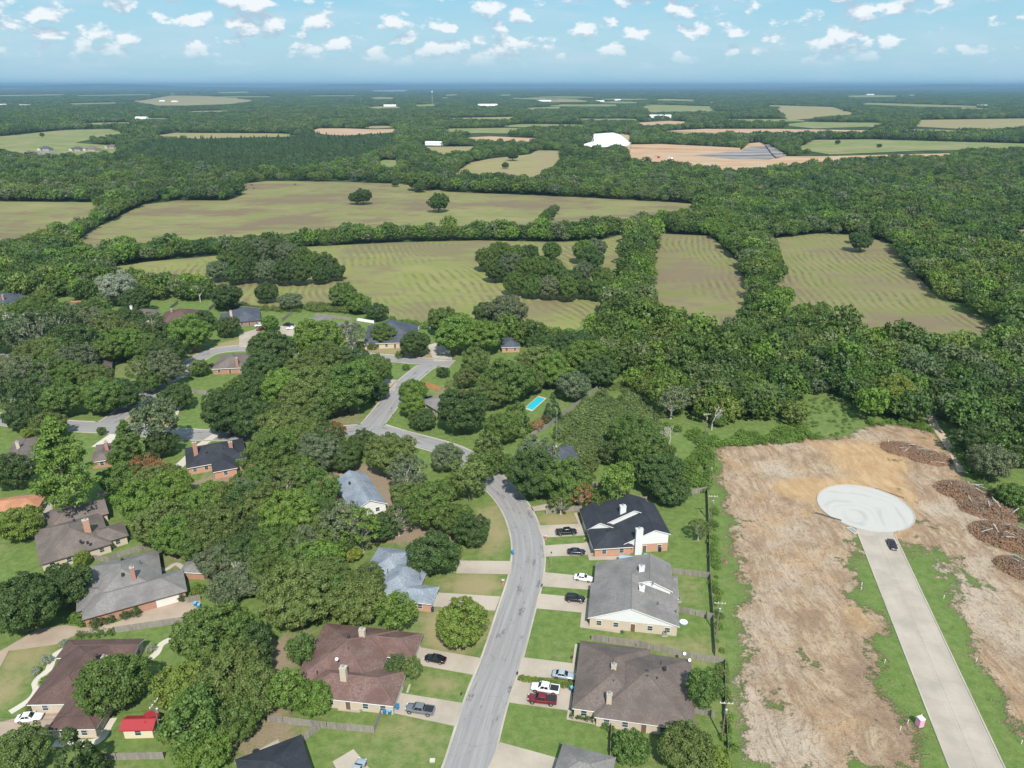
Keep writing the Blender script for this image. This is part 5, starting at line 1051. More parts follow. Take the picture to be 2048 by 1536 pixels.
def dome(R, hz, zc, n, seed, lobes=7, low=-.45, inner=.3):
    r = np.random.default_rng(seed); i = np.arange(n)+.5; z = 1-(1-low)*i/n; a = i*2.399963+r.uniform(0, 6); rr = np.sqrt(np.clip(1-z*z, 0, 1)); d = np.stack([rr*np.cos(a), rr*np.sin(a), z], 1)
    d += r.normal(size=d.shape)*.12; d /= np.linalg.norm(d, axis=1, keepdims=True)
    L = r.normal(size=(lobes, 3)); L[:, 2] = np.abs(L[:, 2])*.7; L /= np.linalg.norm(L, axis=1, keepdims=True)
    k = .66+.30*np.max(np.clip(d@L.T, 0, 1)**5, axis=1)+r.uniform(-.09, .09, n)
    cr = R*r.uniform(.17, .30, n)*math.sqrt(46/max(46, n))*1.12; c = d*k[:, None]*np.array([R, R, hz])*.92; c[:, 2] += zc
    m = int(n*inner); j = r.integers(0, n, m); ci = (c[j]-[0, 0, zc])*r.uniform(.35, .7, (m, 1))+[0, 0, zc]
    return np.concatenate([c, ci]), np.concatenate([cr, R*r.uniform(.22, .32, m)])
def trunk_mesh(name, H_, r0, tips, seed, m_='bark', fork=.35):
    r = random.Random(seed); mb = MB(); z1 = H_*fork; lean = Vector((r.uniform(-.3,.3), r.uniform(-.3,.3), 0))
    mb.tube((0,0,-.3), (0,0,.5), r0*1.5, r0*1.05, 8, 0, False); p1 = Vector((lean.x, lean.y, z1)); mb.tube((0,0,.5), p1, r0*1.05, r0*.8, 8, 0, False)
    for t_ in tips:
        t_ = Vector(t_); m1 = p1.lerp(t_, .5)+Vector((r.uniform(-.3,.3), r.uniform(-.3,.3), r.uniform(0,.6)))
        mb.tube(p1-(p1*.03), m1, r0*.5, r0*.28, 6, 0, False); mb.tube(m1, t_, r0*.28, r0*.08, 5, 0, False)
        for k in range(3):
            q = m1.lerp(t_, r.uniform(.2,.9)); mb.tube(q, q+Vector((r.uniform(-1,1), r.uniform(-1,1), r.uniform(.1,1)))*(t_-m1).length*.55, r0*.12, r0*.03, 4, 0, False)
    return mb.mesh(name, [M[m_]])
PROTO = {}
def proto(kind, cm_, tm_, R, zc): PROTO.setdefault(kind, []).append((cm_, tm_, R, zc))
for v in range(4):                                          # broad oaks, three sizes
    for key, R, n, per, lf in (('oakS', 4.0, 70, 80, .19), ('oakM', 6.5, 120, 110, .22), ('oakL', 9.0, 180, 125, .25)):
        sd = v*31+int(R*10); hz = R*(.74+.07*(v % 3)); zc = hz*.72+R*.22; c, cr = dome(R, hz, zc, n, sd, 6+v, -.78)
        co = leaf_quads(c, cr, per, lf, sd, .85, .3, (0, 0, zc-R*.3)); tips = [c[i]*.9 for i in range(2, n, max(1, n//9))]
        proto(key, crown_mesh('crown', co), trunk_mesh('trunk', zc, R*.055, tips, sd, fork=.45), R, zc)
for v in range(3):                                          # airy trees with limbs showing
    R = 5.5; hz = 5.2; zc = 6.6; sd = 700+v; c, cr = dome(R, hz, zc, 52, sd, 9, -.35, .12); cr = cr*.78
    co = leaf_quads(c, cr, 62, .24, sd, .7, .3, (0, 0, 4)); tips = [c[i]*1.0 for i in range(1, 52, 3)]
    proto('airy', crown_mesh('crown', co), trunk_mesh('trunk', zc, .34, tips, sd, 'deadwood', .4), R, zc)
for v in range(2):                                          # tall loblolly pines
    r = np.random.default_rng(50+v); Hh = 19.0; cs, rs = [], []
    for z in np.linspace(5.5, 18.3, 17):
        k = (z-5.5)/12.8; br = 5.4*(1-k)**.62*(.5+.5*min(1, k*5+.35))
        for j in range(9):
            a = r.uniform(0, 6.28); q = br*r.uniform(.35, 1.0); cs.append((q*math.cos(a), q*math.sin(a), z+r.uniform(-.5, .5))); rs.append(r.uniform(1.0, 1.7)*(1-.35*k))
    co = leaf_quads(cs, rs, 90, .22, 60+v, .5, .25, (0, 0, 9)); proto('pine', crown_mesh('crown', co), trunk_mesh('trunk', 17, .3, [(0, 0, 18)]+[cs[i] for i in range(0, 100, 6)], 60+v, fork=.45), 5.4, 11.0)
for v in range(2):                                          # dense conical cedars
    r = np.random.default_rng(80+v); cs, rs = [], []
    for i in range(80):
        k = r.uniform(0, 1)**1.3; z = .8+9.5*k; br = 2.9*(1-k)**.8+.15; a = r.uniform(0, 6.28); cs.append((br*math.cos(a), br*math.sin(a), z)); rs.append(r.uniform(.55, .95)*(1-.45*k))
    co = leaf_quads(cs, rs, 75, .2, 90+v, .95, .3, (0, 0, 4)); proto('cedar', crown_mesh('crown', co), trunk_mesh('trunk', 9, .2, [(0, 0, 9.5)], 90+v, fork=.6), 3.3, 5.0)
for v in range(3):                                          # upright fan-leaved ornamental trees
    sd = 300+v; R = 3.2; c, cr = dome(R, 3.9, 5.2, 44, sd, 8, -.6, .25); co = leaf_quads(c, cr, 75, .2, sd, 1.1, .3, (0, 0, 4)); proto('upright', crown_mesh('crown', co), trunk_mesh('trunk', 5, .18, [c[i]*.9 for i in range(0, 44, 6)], sd, fork=.35), R, 5.2)
for v in range(3):                                          # bushes
    sd = 400+v; R = 1.0; c, cr = dome(R, .85, .62, 26, sd, 5, -.5, .3); co = leaf_quads(c, cr*1.25, 42, .085, sd, 1, .3, (0, 0, .4)); proto('bush', crown_mesh('crown', co), trunk_mesh('trunk', .6, .05, [c[i]*.8 for i in range(0, 26, 6)], sd, fork=.3), R, .62)
def dead_mesh(seed, H_):
    r = random.Random(seed); mb = MB()
    def grow(p, d, L, rad_, lv):
        q = p+d*L; mb.tube(p, q, rad_, rad_*.68, 6 if lv < 2 else 4, 0, False)
        if lv >= 5: return
        for k in range(2 if lv < 1 else 3):
            nd_ = (d+Vector((r.uniform(-.8,.8), r.uniform(-.8,.8), r.uniform(-.1,.5)))).normalized(); grow(q, nd_, L*r.uniform(.55, .78), rad_*.62, lv+1)
    grow(Vector((0,0,-.2)), Vector((0,0,1)), H_*.3, H_*.028, 0); return mb.mesh('branches', [M['deadwood']])
DEAD = [dead_mesh(3, 10), dead_mesh(8, 10)]
TINT = {'dk': (.048, .078, .024), 'md': (.070, .110, .027), 'br': (.086, .140, .028), 'ol': (.086, .116, .034), 'gy': (.088, .110, .060), 'yg': (.112, .150, .030), 'rd': (.17, .085, .038), 'bl': (.050, .086, .038), 'si': (.17, .20, .155), 'pk': (.40, .12, .12), 'lm': (.15, .185, .035), 'me': (.115, .155, .050), 'vi': (.088, .122, .042)}
TINT = {k: tuple(c*1.6 for c in v) for k, v in TINT.items()}
NTREE = 0
def put_tree(kind, x, y, R, tint, label, group=None, cat='tree', name=None, rz=None, zs=1.0):
    """a tree with its crown radius in metres standing at a ground point"""
    global NTREE
    if kind == 'oak': kind = 'oakS' if R < 5 else ('oakM' if R < 7.6 else 'oakL')
    var = PROTO[kind]; cm_, tm_, R0, zc = var[random.randrange(len(var))]; s = R/R0
    root = thing(name or {'pine': 'pine_tree', 'cedar': 'cedar_tree', 'bush': 'shrub', 'upright': 'ornamental_tree'}.get(kind, 'oak_tree'), label, cat, (x, y, 0), random.uniform(0, 6.28) if rz is None else rz, group)
    root.scale = (s, s, s*random.uniform(.92, 1.1))
    c = link('crown', cm_, root); t_ = TINT[tint] if isinstance(tint, str) else tint; k = random.uniform(.88, 1.12); c.color = (t_[0]*k*random.uniform(.93, 1.07), t_[1]*k, t_[2]*k, 1)
    link('trunk', tm_, root); NTREE += 1; root.scale.z *= zs
    return root
def tree(cx, cy, r, kind, tint, label, group=None, **kw):
    """crown centre and radius in photograph pixels -> position and size on the ground"""
    k2 = kind if kind != 'oak' else 'oakM'
    _, _, R0, zc0 = PROTO[k2][0]; z = 0
    for _ in range(4):
        R = r/ppm(cx, cy, z); z = zc0*R/R0
        if kind == 'oak': z = R*.82
    p = gp(cx, cy, z); return put_tree(kind, p.x, p.y, R, tint, label, group, **kw)
TREES = [
 (962,938,30,'upright','md','tall green tree overhanging the hidden stretch of the street bend'),(1000,925,28,'oak','md','oak on the right side of the hidden street bend'),
 (425,1395,62,'oak','md','broad oak in the middle of the tall clump right of the shed'),(440,1325,56,'oak','dk','dark oak at the top of the tall clump right of the shed'),(350,1455,34,'oak','yg','yellowish small oak beside the red shed wall'),
 (792,1330,21,'upright','dk','dark round topiary tree beside the reddish duplex, left of two'),(825,1338,20,'upright','ol','round topiary tree beside the reddish duplex, right of two'),
 (42,1208,80,'oak','dk','huge dark live oak on the left edge below the taupe roof'),(125,1168,62,'oak','dk','big dark oak touching the grey hip roof at its left'),
 (226,1366,74,'oak','md','spreading oak leaning over the maroon ranch roof'),(430,1272,88,'oak','md','large oak at the right end of the grey driveway fence'),(372,1376,66,'oak','yg','yellowish oak right of the maroon ranch house'),(466,1352,76,'oak','ol','olive crowned tree between the shed garden and the reddish duplex'),
 (385,1440,60,'upright','md','tall dense tree directly right of the red roofed shed'),(456,1440,66,'oak','md','mid green oak at the lower left above the bottom black roof'),(408,1505,56,'oak','br','bright green tree at the bottom edge right of the shed fence'),(45,1505,58,'oak','ol','olive tree in the bottom left corner'),(150,1514,50,'cedar','dk','dark spiky cedar at the bottom below the maroon ranch house'),
 (594,1203,76,'oak','ol','broad olive oak above the reddish duplex, left of the pair'),(720,1196,64,'oak','ol','light olive oak above the reddish duplex, right of the pair'),(793,1222,38,'upright','br','bright green tree at the corner of the blue-grey house and the lawn'),(658,1186,48,'oak','md','mid green oak squeezed between the two olive oaks'),
 (602,1297,30,'upright','md','small green tree at the left wall of the reddish duplex'),(574,1378,40,'upright','br','upright green tree lower left of the reddish duplex'),(630,1398,42,'oak','br','round bright tree at the lower left corner of the reddish duplex'),(496,1300,62,'oak','dk','dark shadowed tree left of the bare soil by the reddish duplex'),(508,1386,60,'oak','ol','olive-dark tree left of the upright green tree'),
 (919,1250,60,'oak','yg','low spreading yellow-green tree on the dry lawn by the street'),(1407,1378,36,'upright','md','upright pear-shaped tree at the east end of the brown duplex'),(1266,1492,42,'oak','md','feathery green tree at the bottom beside the brown duplex patio'),(1366,1494,62,'oak','ol','large mixed green tree at the bottom right of the brown duplex'),(1428,1525,36,'oak','yg','yellowish tree at the bottom by the lower utility pole'),
 (1122,1004,24,'airy','ol','small tree at the street bend end of the fence'),(1160,990,27,'airy','rd','reddish tinged crepe myrtle behind the street fence'),(1194,994,22,'oak','md','small green tree touching the black roof'),
 (1070,950,60,'oak','dk','broad dark live oak overhanging the street bend'),(1135,965,56,'oak','md','right half of the live oak canopy below the slate roof'),(1074,908,44,'airy','gy','grey twiggy oak above the street bend'),(1173,928,24,'oak','ol','small round tree on the curved lawn by the slate roof'),
 (1265,866,54,'oak','md','oak at the top of the dense group right of the curved lawn'),(1290,908,64,'oak','md','biggest oak of the dense group right of the curved lawn'),(1318,945,58,'oak','dk','dark oak in the lower middle of the dense group'),(1238,968,36,'upright','br','bright fan-leaved tree just above the black roof'),(1338,976,44,'oak','dk','dark oak at the back corner of the black duplex yard'),(1225,905,30,'oak','dk','dark oak at the edge of the curved lawn'),
 (1032,825,30,'cedar','md','tall layered conifer beside the swimming pool'),(1004,855,40,'oak','md','tree at the foot of the tall conifer'),(976,906,30,'upright','ol','tall narrow olive tree above the street bend'),(938,950,38,'upright','ol','thick olive tree left of the street bend'),(1105,816,20,'cedar','bl','small dark fir on the pool garden lawn'),(1090,834,9,'bush','pk','pink flowering bush on the pool garden lawn'),(1074,848,15,'airy','rd','small brownish tree beside the pool garden fence'),(1399,1056,24,'airy','ol','small tree straddling the black duplex back fence'),
 (782,908,58,'oak','ol','round olive oak between the winding street and the blue-grey roof'),(812,945,44,'airy','gy','twiggy grey oak below the round olive oak'),(894,918,34,'oak','gy','grey-green tree on the lawn beside the upper street'),(896,976,32,'oak','md','green tree on the inner lawn of the street bend'),(862,1013,60,'oak','md','broad oak beside the inner street lawn, upper'),(945,1062,42,'oak','dk','oak overhanging the inner street lawn, lower'),(915,1038,42,'oak','md','oak between the upper and lower oaks of the inner street lawn'),(868,1108,56,'oak','dk','big dark round oak over the blue-grey duplex roof'),(810,990,36,'oak','ol','oak beside the bare patch near the hidden blue-grey roof'),
 (670,860,22,'oak','rd','rust-red topped oak above the wooded block'),(703,1106,22,'oak','lm','small yellow-green tree left of the blue-grey duplex roof'),(735,1172,46,'oak','ol','olive tree overlapping the blue-grey duplex roof'),
 (122,930,66,'pine','br','tall bright green pine between the left houses'),(254,886,34,'pine','md','pine beside the red chimney roof'),(320,888,36,'oak','dk','clipped round dark tree beside the black roofed house lawn'),(312,840,44,'upright','gy','grey-green tall tree at the lower loop street'),(99,848,38,'oak','ol','flowering pale tree beside the lower left street'),(53,864,14,'oak','lm','small yellow tree left of the pine'),(203,862,10,'oak','md','tiny tree on the lawn by the lower left street'),(25,944,44,'oak','dk','dark tree at the left edge below the far left house'),(43,1046,48,'oak','yg','round yellowish oak at the left edge beside the orange roof'),(292,942,34,'airy','rd','half-dead brown tree above the wooded block'),(163,1120,18,'oak','yg','small yellow-green tree at the corner of the taupe roof'),(456,822,64,'oak','dk','great dark oak at the bend of the lower loop street'),
 (115,792,54,'oak','md','left tree of the broad pair above the lower left street'),(205,786,54,'oak','md','right tree of the broad pair above the lower left street'),(252,790,40,'oak','dk','dark tree at the inside of the loop street mouth'),(328,740,42,'oak','gy','smoky grey-green cypress over the loop street'),(399,735,22,'oak','md','small tree beside the light brown roofed house'),(330,702,44,'oak','dk','dark oak above the smoky cypress'),(381,667,46,'oak','br','bright oak at the corner of the loop street'),(406,640,28,'oak','dk','dark tree in front of the maroon roofed house'),(457,652,28,'oak','dk','conical dark oak in front of the slate garage wing'),(241,682,48,'oak','br','bright green tree over the small gabled house'),(236,576,44,'oak','si','pale silvery tree at the wood edge, upper left'),(272,602,34,'oak','dk','dark oak beside the white chimney'),(452,592,36,'oak','dk','round dark tree at the field corner right of the snag'),
 (531,586,26,'oak','dk','taller left tree of the pair in the field corner'),(582,600,26,'oak','gy','greyer right tree of the pair in the field corner'),(688,594,30,'oak','md','left tree of the three behind the T junction house'),(716,606,28,'oak','br','middle tree of the three behind the T junction house'),(752,622,26,'oak','dk','right tree of the three behind the T junction house'),(541,646,20,'oak','br','small round tree beside the slate garage driveway'),(767,668,28,'oak','md','egg-shaped tree in front of the T junction house'),(703,672,28,'airy','gy','grey airy oak left of the egg-shaped tree'),(828,686,36,'oak','dk','broad low oak right of the T junction house'),
 (886,640,38,'oak','md','oak at the field edge above the junction street end'),(912,668,52,'oak','br','big bright oak at the end of the junction street'),(968,668,48,'oak','br','second big bright oak, right of the junction street end'),(1014,624,46,'oak','gy','tall grey-green oak against the hay field'),(976,628,32,'oak','dk','dark oak left of the tall grey-green oak'),(632,682,58,'oak','br','tall bright tree with pale trunk left of the T junction'),(543,704,54,'oak','dk','dark broad oak left of the tall bright tree'),(754,776,30,'oak','dk','dark tree at the corner driveway of the winding street'),(823,780,32,'oak','br','bright tree right of the winding street'),(828,812,30,'oak','br','bright feathery tree on the corner lawn of the winding street'),(924,822,60,'oak','dk','large round dark oak below the orange gazebo'),(950,722,32,'oak','ol','light green tree right of the T junction'),(932,754,28,'oak','ol','olive tree above the orange gazebo'),(1014,760,58,'oak','md','broad oak between the gazebo and the pool'),(1144,772,38,'oak','gy','grey-green oak at the far end of the pool garden'),(886,744,14,'oak','dk','small tree beside the orange cedar fence'),(901,774,14,'airy','ol','little tree in the corner garden by the gazebo'),
]
BLOCK = [(540,884,42),(612,872,40),(722,884,32),(655,885,36),(765,1052,36),(795,1036,32),(600,935,40),(690,915,36),(520,1060,44),(610,1085,44),(690,1075,40),(545,1000,44),(460,1010,44),(395,1090,40),(300,975,40),(640,1030,44),(560,1180,36),(520,1110,40),(590,875,40),(543,914,58),(632,902,54),(564,851,50),(505,840,48),(576,966,46),(632,980,46),(505,966,40),(518,1016,58),(582,1042,58),(690,1046,48),(721,1056,44),(658,1068,46),(556,1092,54),(632,1120,54),(594,1146,50),(658,1150,44),(343,980,44),(279,1004,48),(317,1042,58),(419,1003,54),(492,985,44),(432,1056,58),(495,1016,48),(355,1076,44),(470,1106,48),(432,1120,44),(495,1160,42),(457,1176,38),(241,958,44),(254,912,34),(342,955,30),(385,1030,40),(530,1150,42)]
for q in BLOCK: TREES.append((q[0], q[1], q[2]*1.08, random.choice(('oak','oak','oak','airy')), random.choice(('md','dk','gy','ol','br','md')), 'oak in the thick wooded block left of the winding street', 'oaks of the wooded block'))
UPPER = [(595,800,46),(660,800,44),(530,745,42),(720,750,34),(475,790,36),(620,835,38),(650,722,40),(708,718,34),(749,740,36),(696,778,58),(632,782,58),(564,772,54),(505,778,42),(556,836,40),(848,836,28),(600,740,40)]
for q in UPPER: TREES.append((q[0], q[1], q[2]*1.08, 'oak', random.choice(('md','dk','br','ol')), 'oak in the mass inside the loop of the upper streets', 'oaks inside the street loop'))
LEFTW = [(350,792,34),(300,762,28),(40,835,34),(200,700,40),(70,715,44),(110,660,44),(215,665,38),(130,745,36),(60,640,34),(270,665,32),(325,665,30),(185,750,34),(60,790,40),(285,745,30),(152,688,58),(114,708,48),(157,720,44),(63,668,50),(20,668,44),(25,750,50),(20,798,44),(84,606,36),(127,636,40),(180,622,30),(198,614,24),(254,640,34),(300,650,30),(165,650,44),(46,618,30),(10,632,26),(290,690,34),(90,740,34),(215,640,30)]
for q in LEFTW: TREES.append((q[0], q[1], q[2]*1.06, random.choice(('oak','oak','airy')), random.choice(('dk','dk','md','ol','gy')), 'oak among the upper left houses above the lower street', 'oaks among the upper left houses'))
MIDR = [(1078,724,44),(1108,744,36),(1057,664,22),(1154,690,42),(1179,714,44),(985,790,32),(1060,760,30),(1120,700,36),(1085,690,28),(1200,745,34),(1140,725,30)]
for q in MIDR: TREES.append((q[0], q[1], q[2]*1.15, 'oak', random.choice(('md','dk','ol','br')), 'oak in the wood between the pool garden and the hay field', 'oaks behind the pool garden'))
GROVE1 = [(435,545,18),(462,530,20),(488,518,22),(518,508,22),(548,505,20),(575,512,20),(605,522,20),(630,530,18),(655,532,18),(672,545,16),(500,545,20),(535,548,20),(570,550,20),(600,552,18),(640,552,16),(470,552,17)]
for q in GROVE1: TREES.append((q[0], q[1], q[2]*1.35, 'oak', random.choice(('dk','dk','md','gy')), 'oak of the big dark grove standing in the left hay field', 'oaks of the left field grove'))
GROVE2 = [(975,520,20),(1000,508,18),(1030,515,18),(1060,512,17),(1103,505,16),(990,545,18),(1020,540,20),(1050,545,18),(1082,540,18),(1112,550,18),(1140,562,18),(1030,572,18),(1065,578,18),(1100,580,18),(1135,585,17),(1170,580,17),(1200,585,16),(1170,505,20),(1190,500,18),(1183,525,20),(1165,545,16),(1205,560,16)]
for q in GROVE2: TREES.append((q[0], q[1], q[2]*1.42, 'oak', random.choice(('dk','md','gy','md')), 'oak of the wide grove in the middle hay field', 'oaks of the middle field grove'))
HEDGE = [(1290,478,16),(1282,492,16),(1275,508,16),(1270,524,17),(1264,540,17),(1258,556,18),(1254,572,18),(1250,590,20),(1246,608,20),(1285,565,18),(1283,590,20),(1275,612,22),(1228,606,18),(1222,628,20),(1262,634,22),(1292,618,20),(1298,500,14)]
for q in HEDGE: TREES.append((q[0], q[1], q[2]*1.25, 'oak', random.choice(('dk','md','md','ol')), 'tree of the hedgerow running down between the middle and right hay fields', 'trees of the field hedgerow'))
HEDGE2 = [(1458,482,17),(1480,478,18),(1504,480,18),(1524,492,18),(1480,500,17),(1505,508,18),(1545,515,18),(1535,530,16),(1556,540,17),(1498,534,16),(1505,566,13),(1525,578,17),(1550,584,17),(1538,602,18),(1515,608,13)]
for q in HEDGE2: TREES.append((q[0], q[1], q[2]*1.2, 'oak', random.choice(('dk','md','br','md')), 'small tree in the gappy hedge between the two right hay fields', 'trees between the right hay fields'))
TREES += [(725,393,20,'oak','dk','lone round tree on the big hay field, left of two'),(712,396,16,'oak','dk','low tree leaning against the lone round field tree'),(877,406,23,'oak','dk','lone round tree on the big hay field, right of two'),(1722,484,25,'oak','dk','lone dark tree at the top of the right hay field'),(1712,474,16,'oak','dk','tree just behind the lone dark right field tree'),(1100,428,15,'oak','dk','tall lone tree rising above the field hedge'),(1090,438,14,'oak','md','lower companion of the tall tree above the field hedge'),(1108,418,12,'oak','gy','upper companion of the tall tree above the field hedge'),
 (832,364,21,'oak','md','left tree of the clump on the far edge of the big field'),(856,362,22,'oak','md','right tree of the clump on the far edge of the big field'),(840,374,13,'oak','dk','front bush-like tree of the clump on the far field edge'),(790,366,9,'oak','dk','little tree by the clump on the far edge of the big field'),(1612,624,24,'oak','ol','left tree of the dark pair at the foot of the right field'),(1640,624,22,'oak','md','right tree of the dark pair at the foot of the right field'),(928,378,8,'oak','dk','small tree on the bank beyond the big field'),(1010,331,8,'oak','dk','lone tree in the central upper pasture'),(1675,284,6,'oak','dk','lone tree in the far green pasture, left of two'),(1759,291,6,'oak','dk','lone tree in the far green pasture, right of two'),(1025,310,14,'oak','dk','round tree at the head of the central upper pasture'),(84,270,5,'oak','dk','lone tree in the far left pasture'),
 (1345,800,34,'airy','gy','pale-trunked tree left of the pole group at the bare earth'),(1385,790,34,'oak','dk','dark tree behind the utility pole by the bare earth'),(1425,775,36,'airy','gy','grey tree with a forked pale trunk behind the utility pole'),(1470,790,36,'oak','dk','shadowy tree in the middle of the pole group'),(1520,795,34,'airy','ol','olive tree at the right of the pole group'),(1555,805,32,'oak','ol','rightmost rounded tree of the pole group'),(1440,840,18,'oak','br','low bright tree at the foot of the utility pole group'),
 (1790,790,46,'oak','yg','yellowish oak at the right end of the meadow'),(1745,780,40,'oak','md','oak left of the yellowish oak above the meadow'),(1820,820,30,'oak','md','oak beside the dirt track mouth'),(1985,925,48,'oak','gy','grey-green round oak above the brown brush piles'),(2030,990,36,'oak','md','oak at the right edge above the brush piles'),(1955,890,36,'oak','dk','dark oak left behind the grey-green round oak'),(2040,900,44,'oak','dk','dark oak at the right edge of the wood')]
ORD = ['first','second','third','fourth','fifth','sixth','seventh','eighth','ninth','tenth','eleventh','twelfth','thirteenth','fourteenth','fifteenth','sixteenth','seventeenth','eighteenth','nineteenth','twentieth']
TONE = {'dk': 'dark green', 'md': 'mid green', 'br': 'bright green', 'ol': 'olive', 'gy': 'grey-green', 'yg': 'yellowish', 'bl': 'blue-green'}
WHERE = {'oaks of the wooded block': 'wooded street block', 'oaks inside the street loop': 'street loop trees', 'oaks among the upper left houses': 'upper left house trees', 'oaks behind the pool garden': 'pool garden wood', 'oaks of the left field grove': 'left field grove', 'oaks of the middle field grove': 'middle field grove', 'trees of the field hedgerow': 'long field hedgerow', 'trees between the right hay fields': 'gappy right field hedge'}
for g, wh in WHERE.items():
    ii = [i for i, q in enumerate(TREES) if len(q) > 6 and q[6] == g]; ii.sort(key=lambda i: TREES[i][1]); nr = 4 if len(ii) > 24 else 3; k = math.ceil(len(ii)/nr)
    for ri in range(nr):
        row = sorted(ii[ri*k:(ri+1)*k], key=lambda i: TREES[i][0])
        for oi, i in enumerate(row):
            q = TREES[i]; rn = (['back', 'second', 'third', 'front'] if nr == 4 else ['back', 'middle', 'front'])[ri]
            TREES[i] = (*q[:5], f'{TONE[q[4]]} oak, {ORD[oi]} from left in {rn} row of the {wh}', g)
for q in TREES: tree(*q, zs=1.22 if len(q) > 6 and q[6] in ('oaks of the left field grove', 'oaks of the middle field grove', 'trees of the field hedgerow') else 1.0)
# dead and bare trees
for px, py, s, lb in ((1336,905,1.0,'bare grey dead tree sticking out of the oak group'),(401,604,1.1,'pale broken snag at the field edge'),(497,1180,.9,'bare grey limbs in the lower wooded block'),(1423,860,1.0,'bare pale tree beside the upper utility pole'),(1180,590,.9,'grey dead tree in the middle field grove')):
    p = gp(px, py); o = link('dead_tree', DEAD[px % 2]); o.location = (p.x, p.y, 0); o.scale = (s*1.1,)*3; o.rotation_euler.z = px; tag(o, lb, 'tree')
p = gp(1148,672); o = link('fallen_tree', DEAD[0]); o.location = (p.x, p.y, .4); o.rotation_euler = (1.35, 0, .9); tag(o, 'fallen bleached trunk at the foot of the middle hay field', 'tree')
# bushes and hedges about the houses
BUSH = [(193,1246,14,'dk','clipped bush under the grey brick house, second from left'),(221,1240,10,'dk','clipped bush under the grey brick house, third from left'),(251,1230,11,'dk','clipped bush beside the door of the grey brick house, left'),(272,1226,11,'dk','clipped bush beside the door of the grey brick house, right'),(164,1246,11,'br','leafy bush at the left corner of the grey brick house'),(150,1238,13,'br','ragged bush left of the grey brick house'),(363,1197,9,'dk','dark bush by the white garage door'),
 (91,1320,12,'si','silver shrub beside the winding white path, upper'),(71,1342,10,'si','silver shrub beside the winding white path, lower'),(131,1288,11,'si','silver shrub at the top corner of the maroon roof'),(302,1298,10,'si','silver shrub by the right curving path'),(90,1364,11,'br','green shrub inside the bend of the white path'),(60,1418,9,'ol','shrub beside the driveway of the white sedan'),(75,1412,9,'br','second shrub beside the driveway of the white sedan'),(1211,1452,9,'br','shrub by the brown duplex patio door'),(1221,1458,8,'md','shrub right beside the brown duplex patio door'),(1270,1286,6,'dk','dark bush growing through the duplex fence'),(1244,1264,4,'md','small potted bush below the grey gable wall'),(1174,1080,5,'md','small bush at the black duplex porch corner'),(800,710,10,'md','low hedge bush on the triangular lawn by the T junction'),(812,735,8,'md','low bush at the T junction lawn tip'),(395,1178,14,'yg','yellow-green bush beside the garden outbuilding'),(388,1190,10,'yg','yellow leafy clump by the short grey fence'),(1443,1345,14,'ol','vine-covered bush on the overgrown fence, upper'),(1446,1385,15,'md','vine-covered bush on the overgrown fence, lower'),(720,690,9,'md','front garden bush of the T junction house, left'),(745,693,10,'md','front garden bush of the T junction house, right'),(450,735,9,'br','bush on the lawn above the light brown roof'),(60,832,14,'br','bush at the left end of the lower street')]
for cx, cy, r, tn, lb in BUSH: tree(cx, cy, r, 'bush', tn, lb, cat='bush')
for i in range(9):
    k = i/8; tree(1046+k*95, 1357+k*15, 8, 'bush', 'yg', f'small clipped bush, {ORD[i]} from the street between silver sedan and white pickup', 'bushes between the driveways', cat='bush')
def hedge(pts, w, hgt, label, tint):
    a, b = g2(pts); d = b-a; L = d.length; root = thing('hedge', label, 'hedge', (a.x, a.y, 0), math.atan2(d.y, d.x)); r = np.random.default_rng(int(L*10)); n = int(L*14)
    cs = np.stack([r.uniform(0, L, n), r.uniform(-w/2, w/2, n), r.uniform(.3, hgt-.2, n)], 1); c = link('foliage', crown_mesh('foliage', leaf_quads(cs, np.full(n, .3), 26, .1, 5, 1, .3, (L/2, 0, hgt*.4))), root); c.color = (*TINT[tint], 1)
    mb = MB(); [mb.tube((x, 0, -.1), (x+.1, .05, hgt*.7), .04, .02, 5) for x in np.arange(.3, L, .8)]; mb.build('stem', M['bark'], root)
hedge([(1140,1431),(1186,1441)], 2.0, 1.0, 'dark clipped hedge below the brown duplex corner', 'dk'); hedge([(155,1275),(230,1268)], 2.2, 1.4, 'thick hedge between the tan driveway and the maroon roof', 'md')

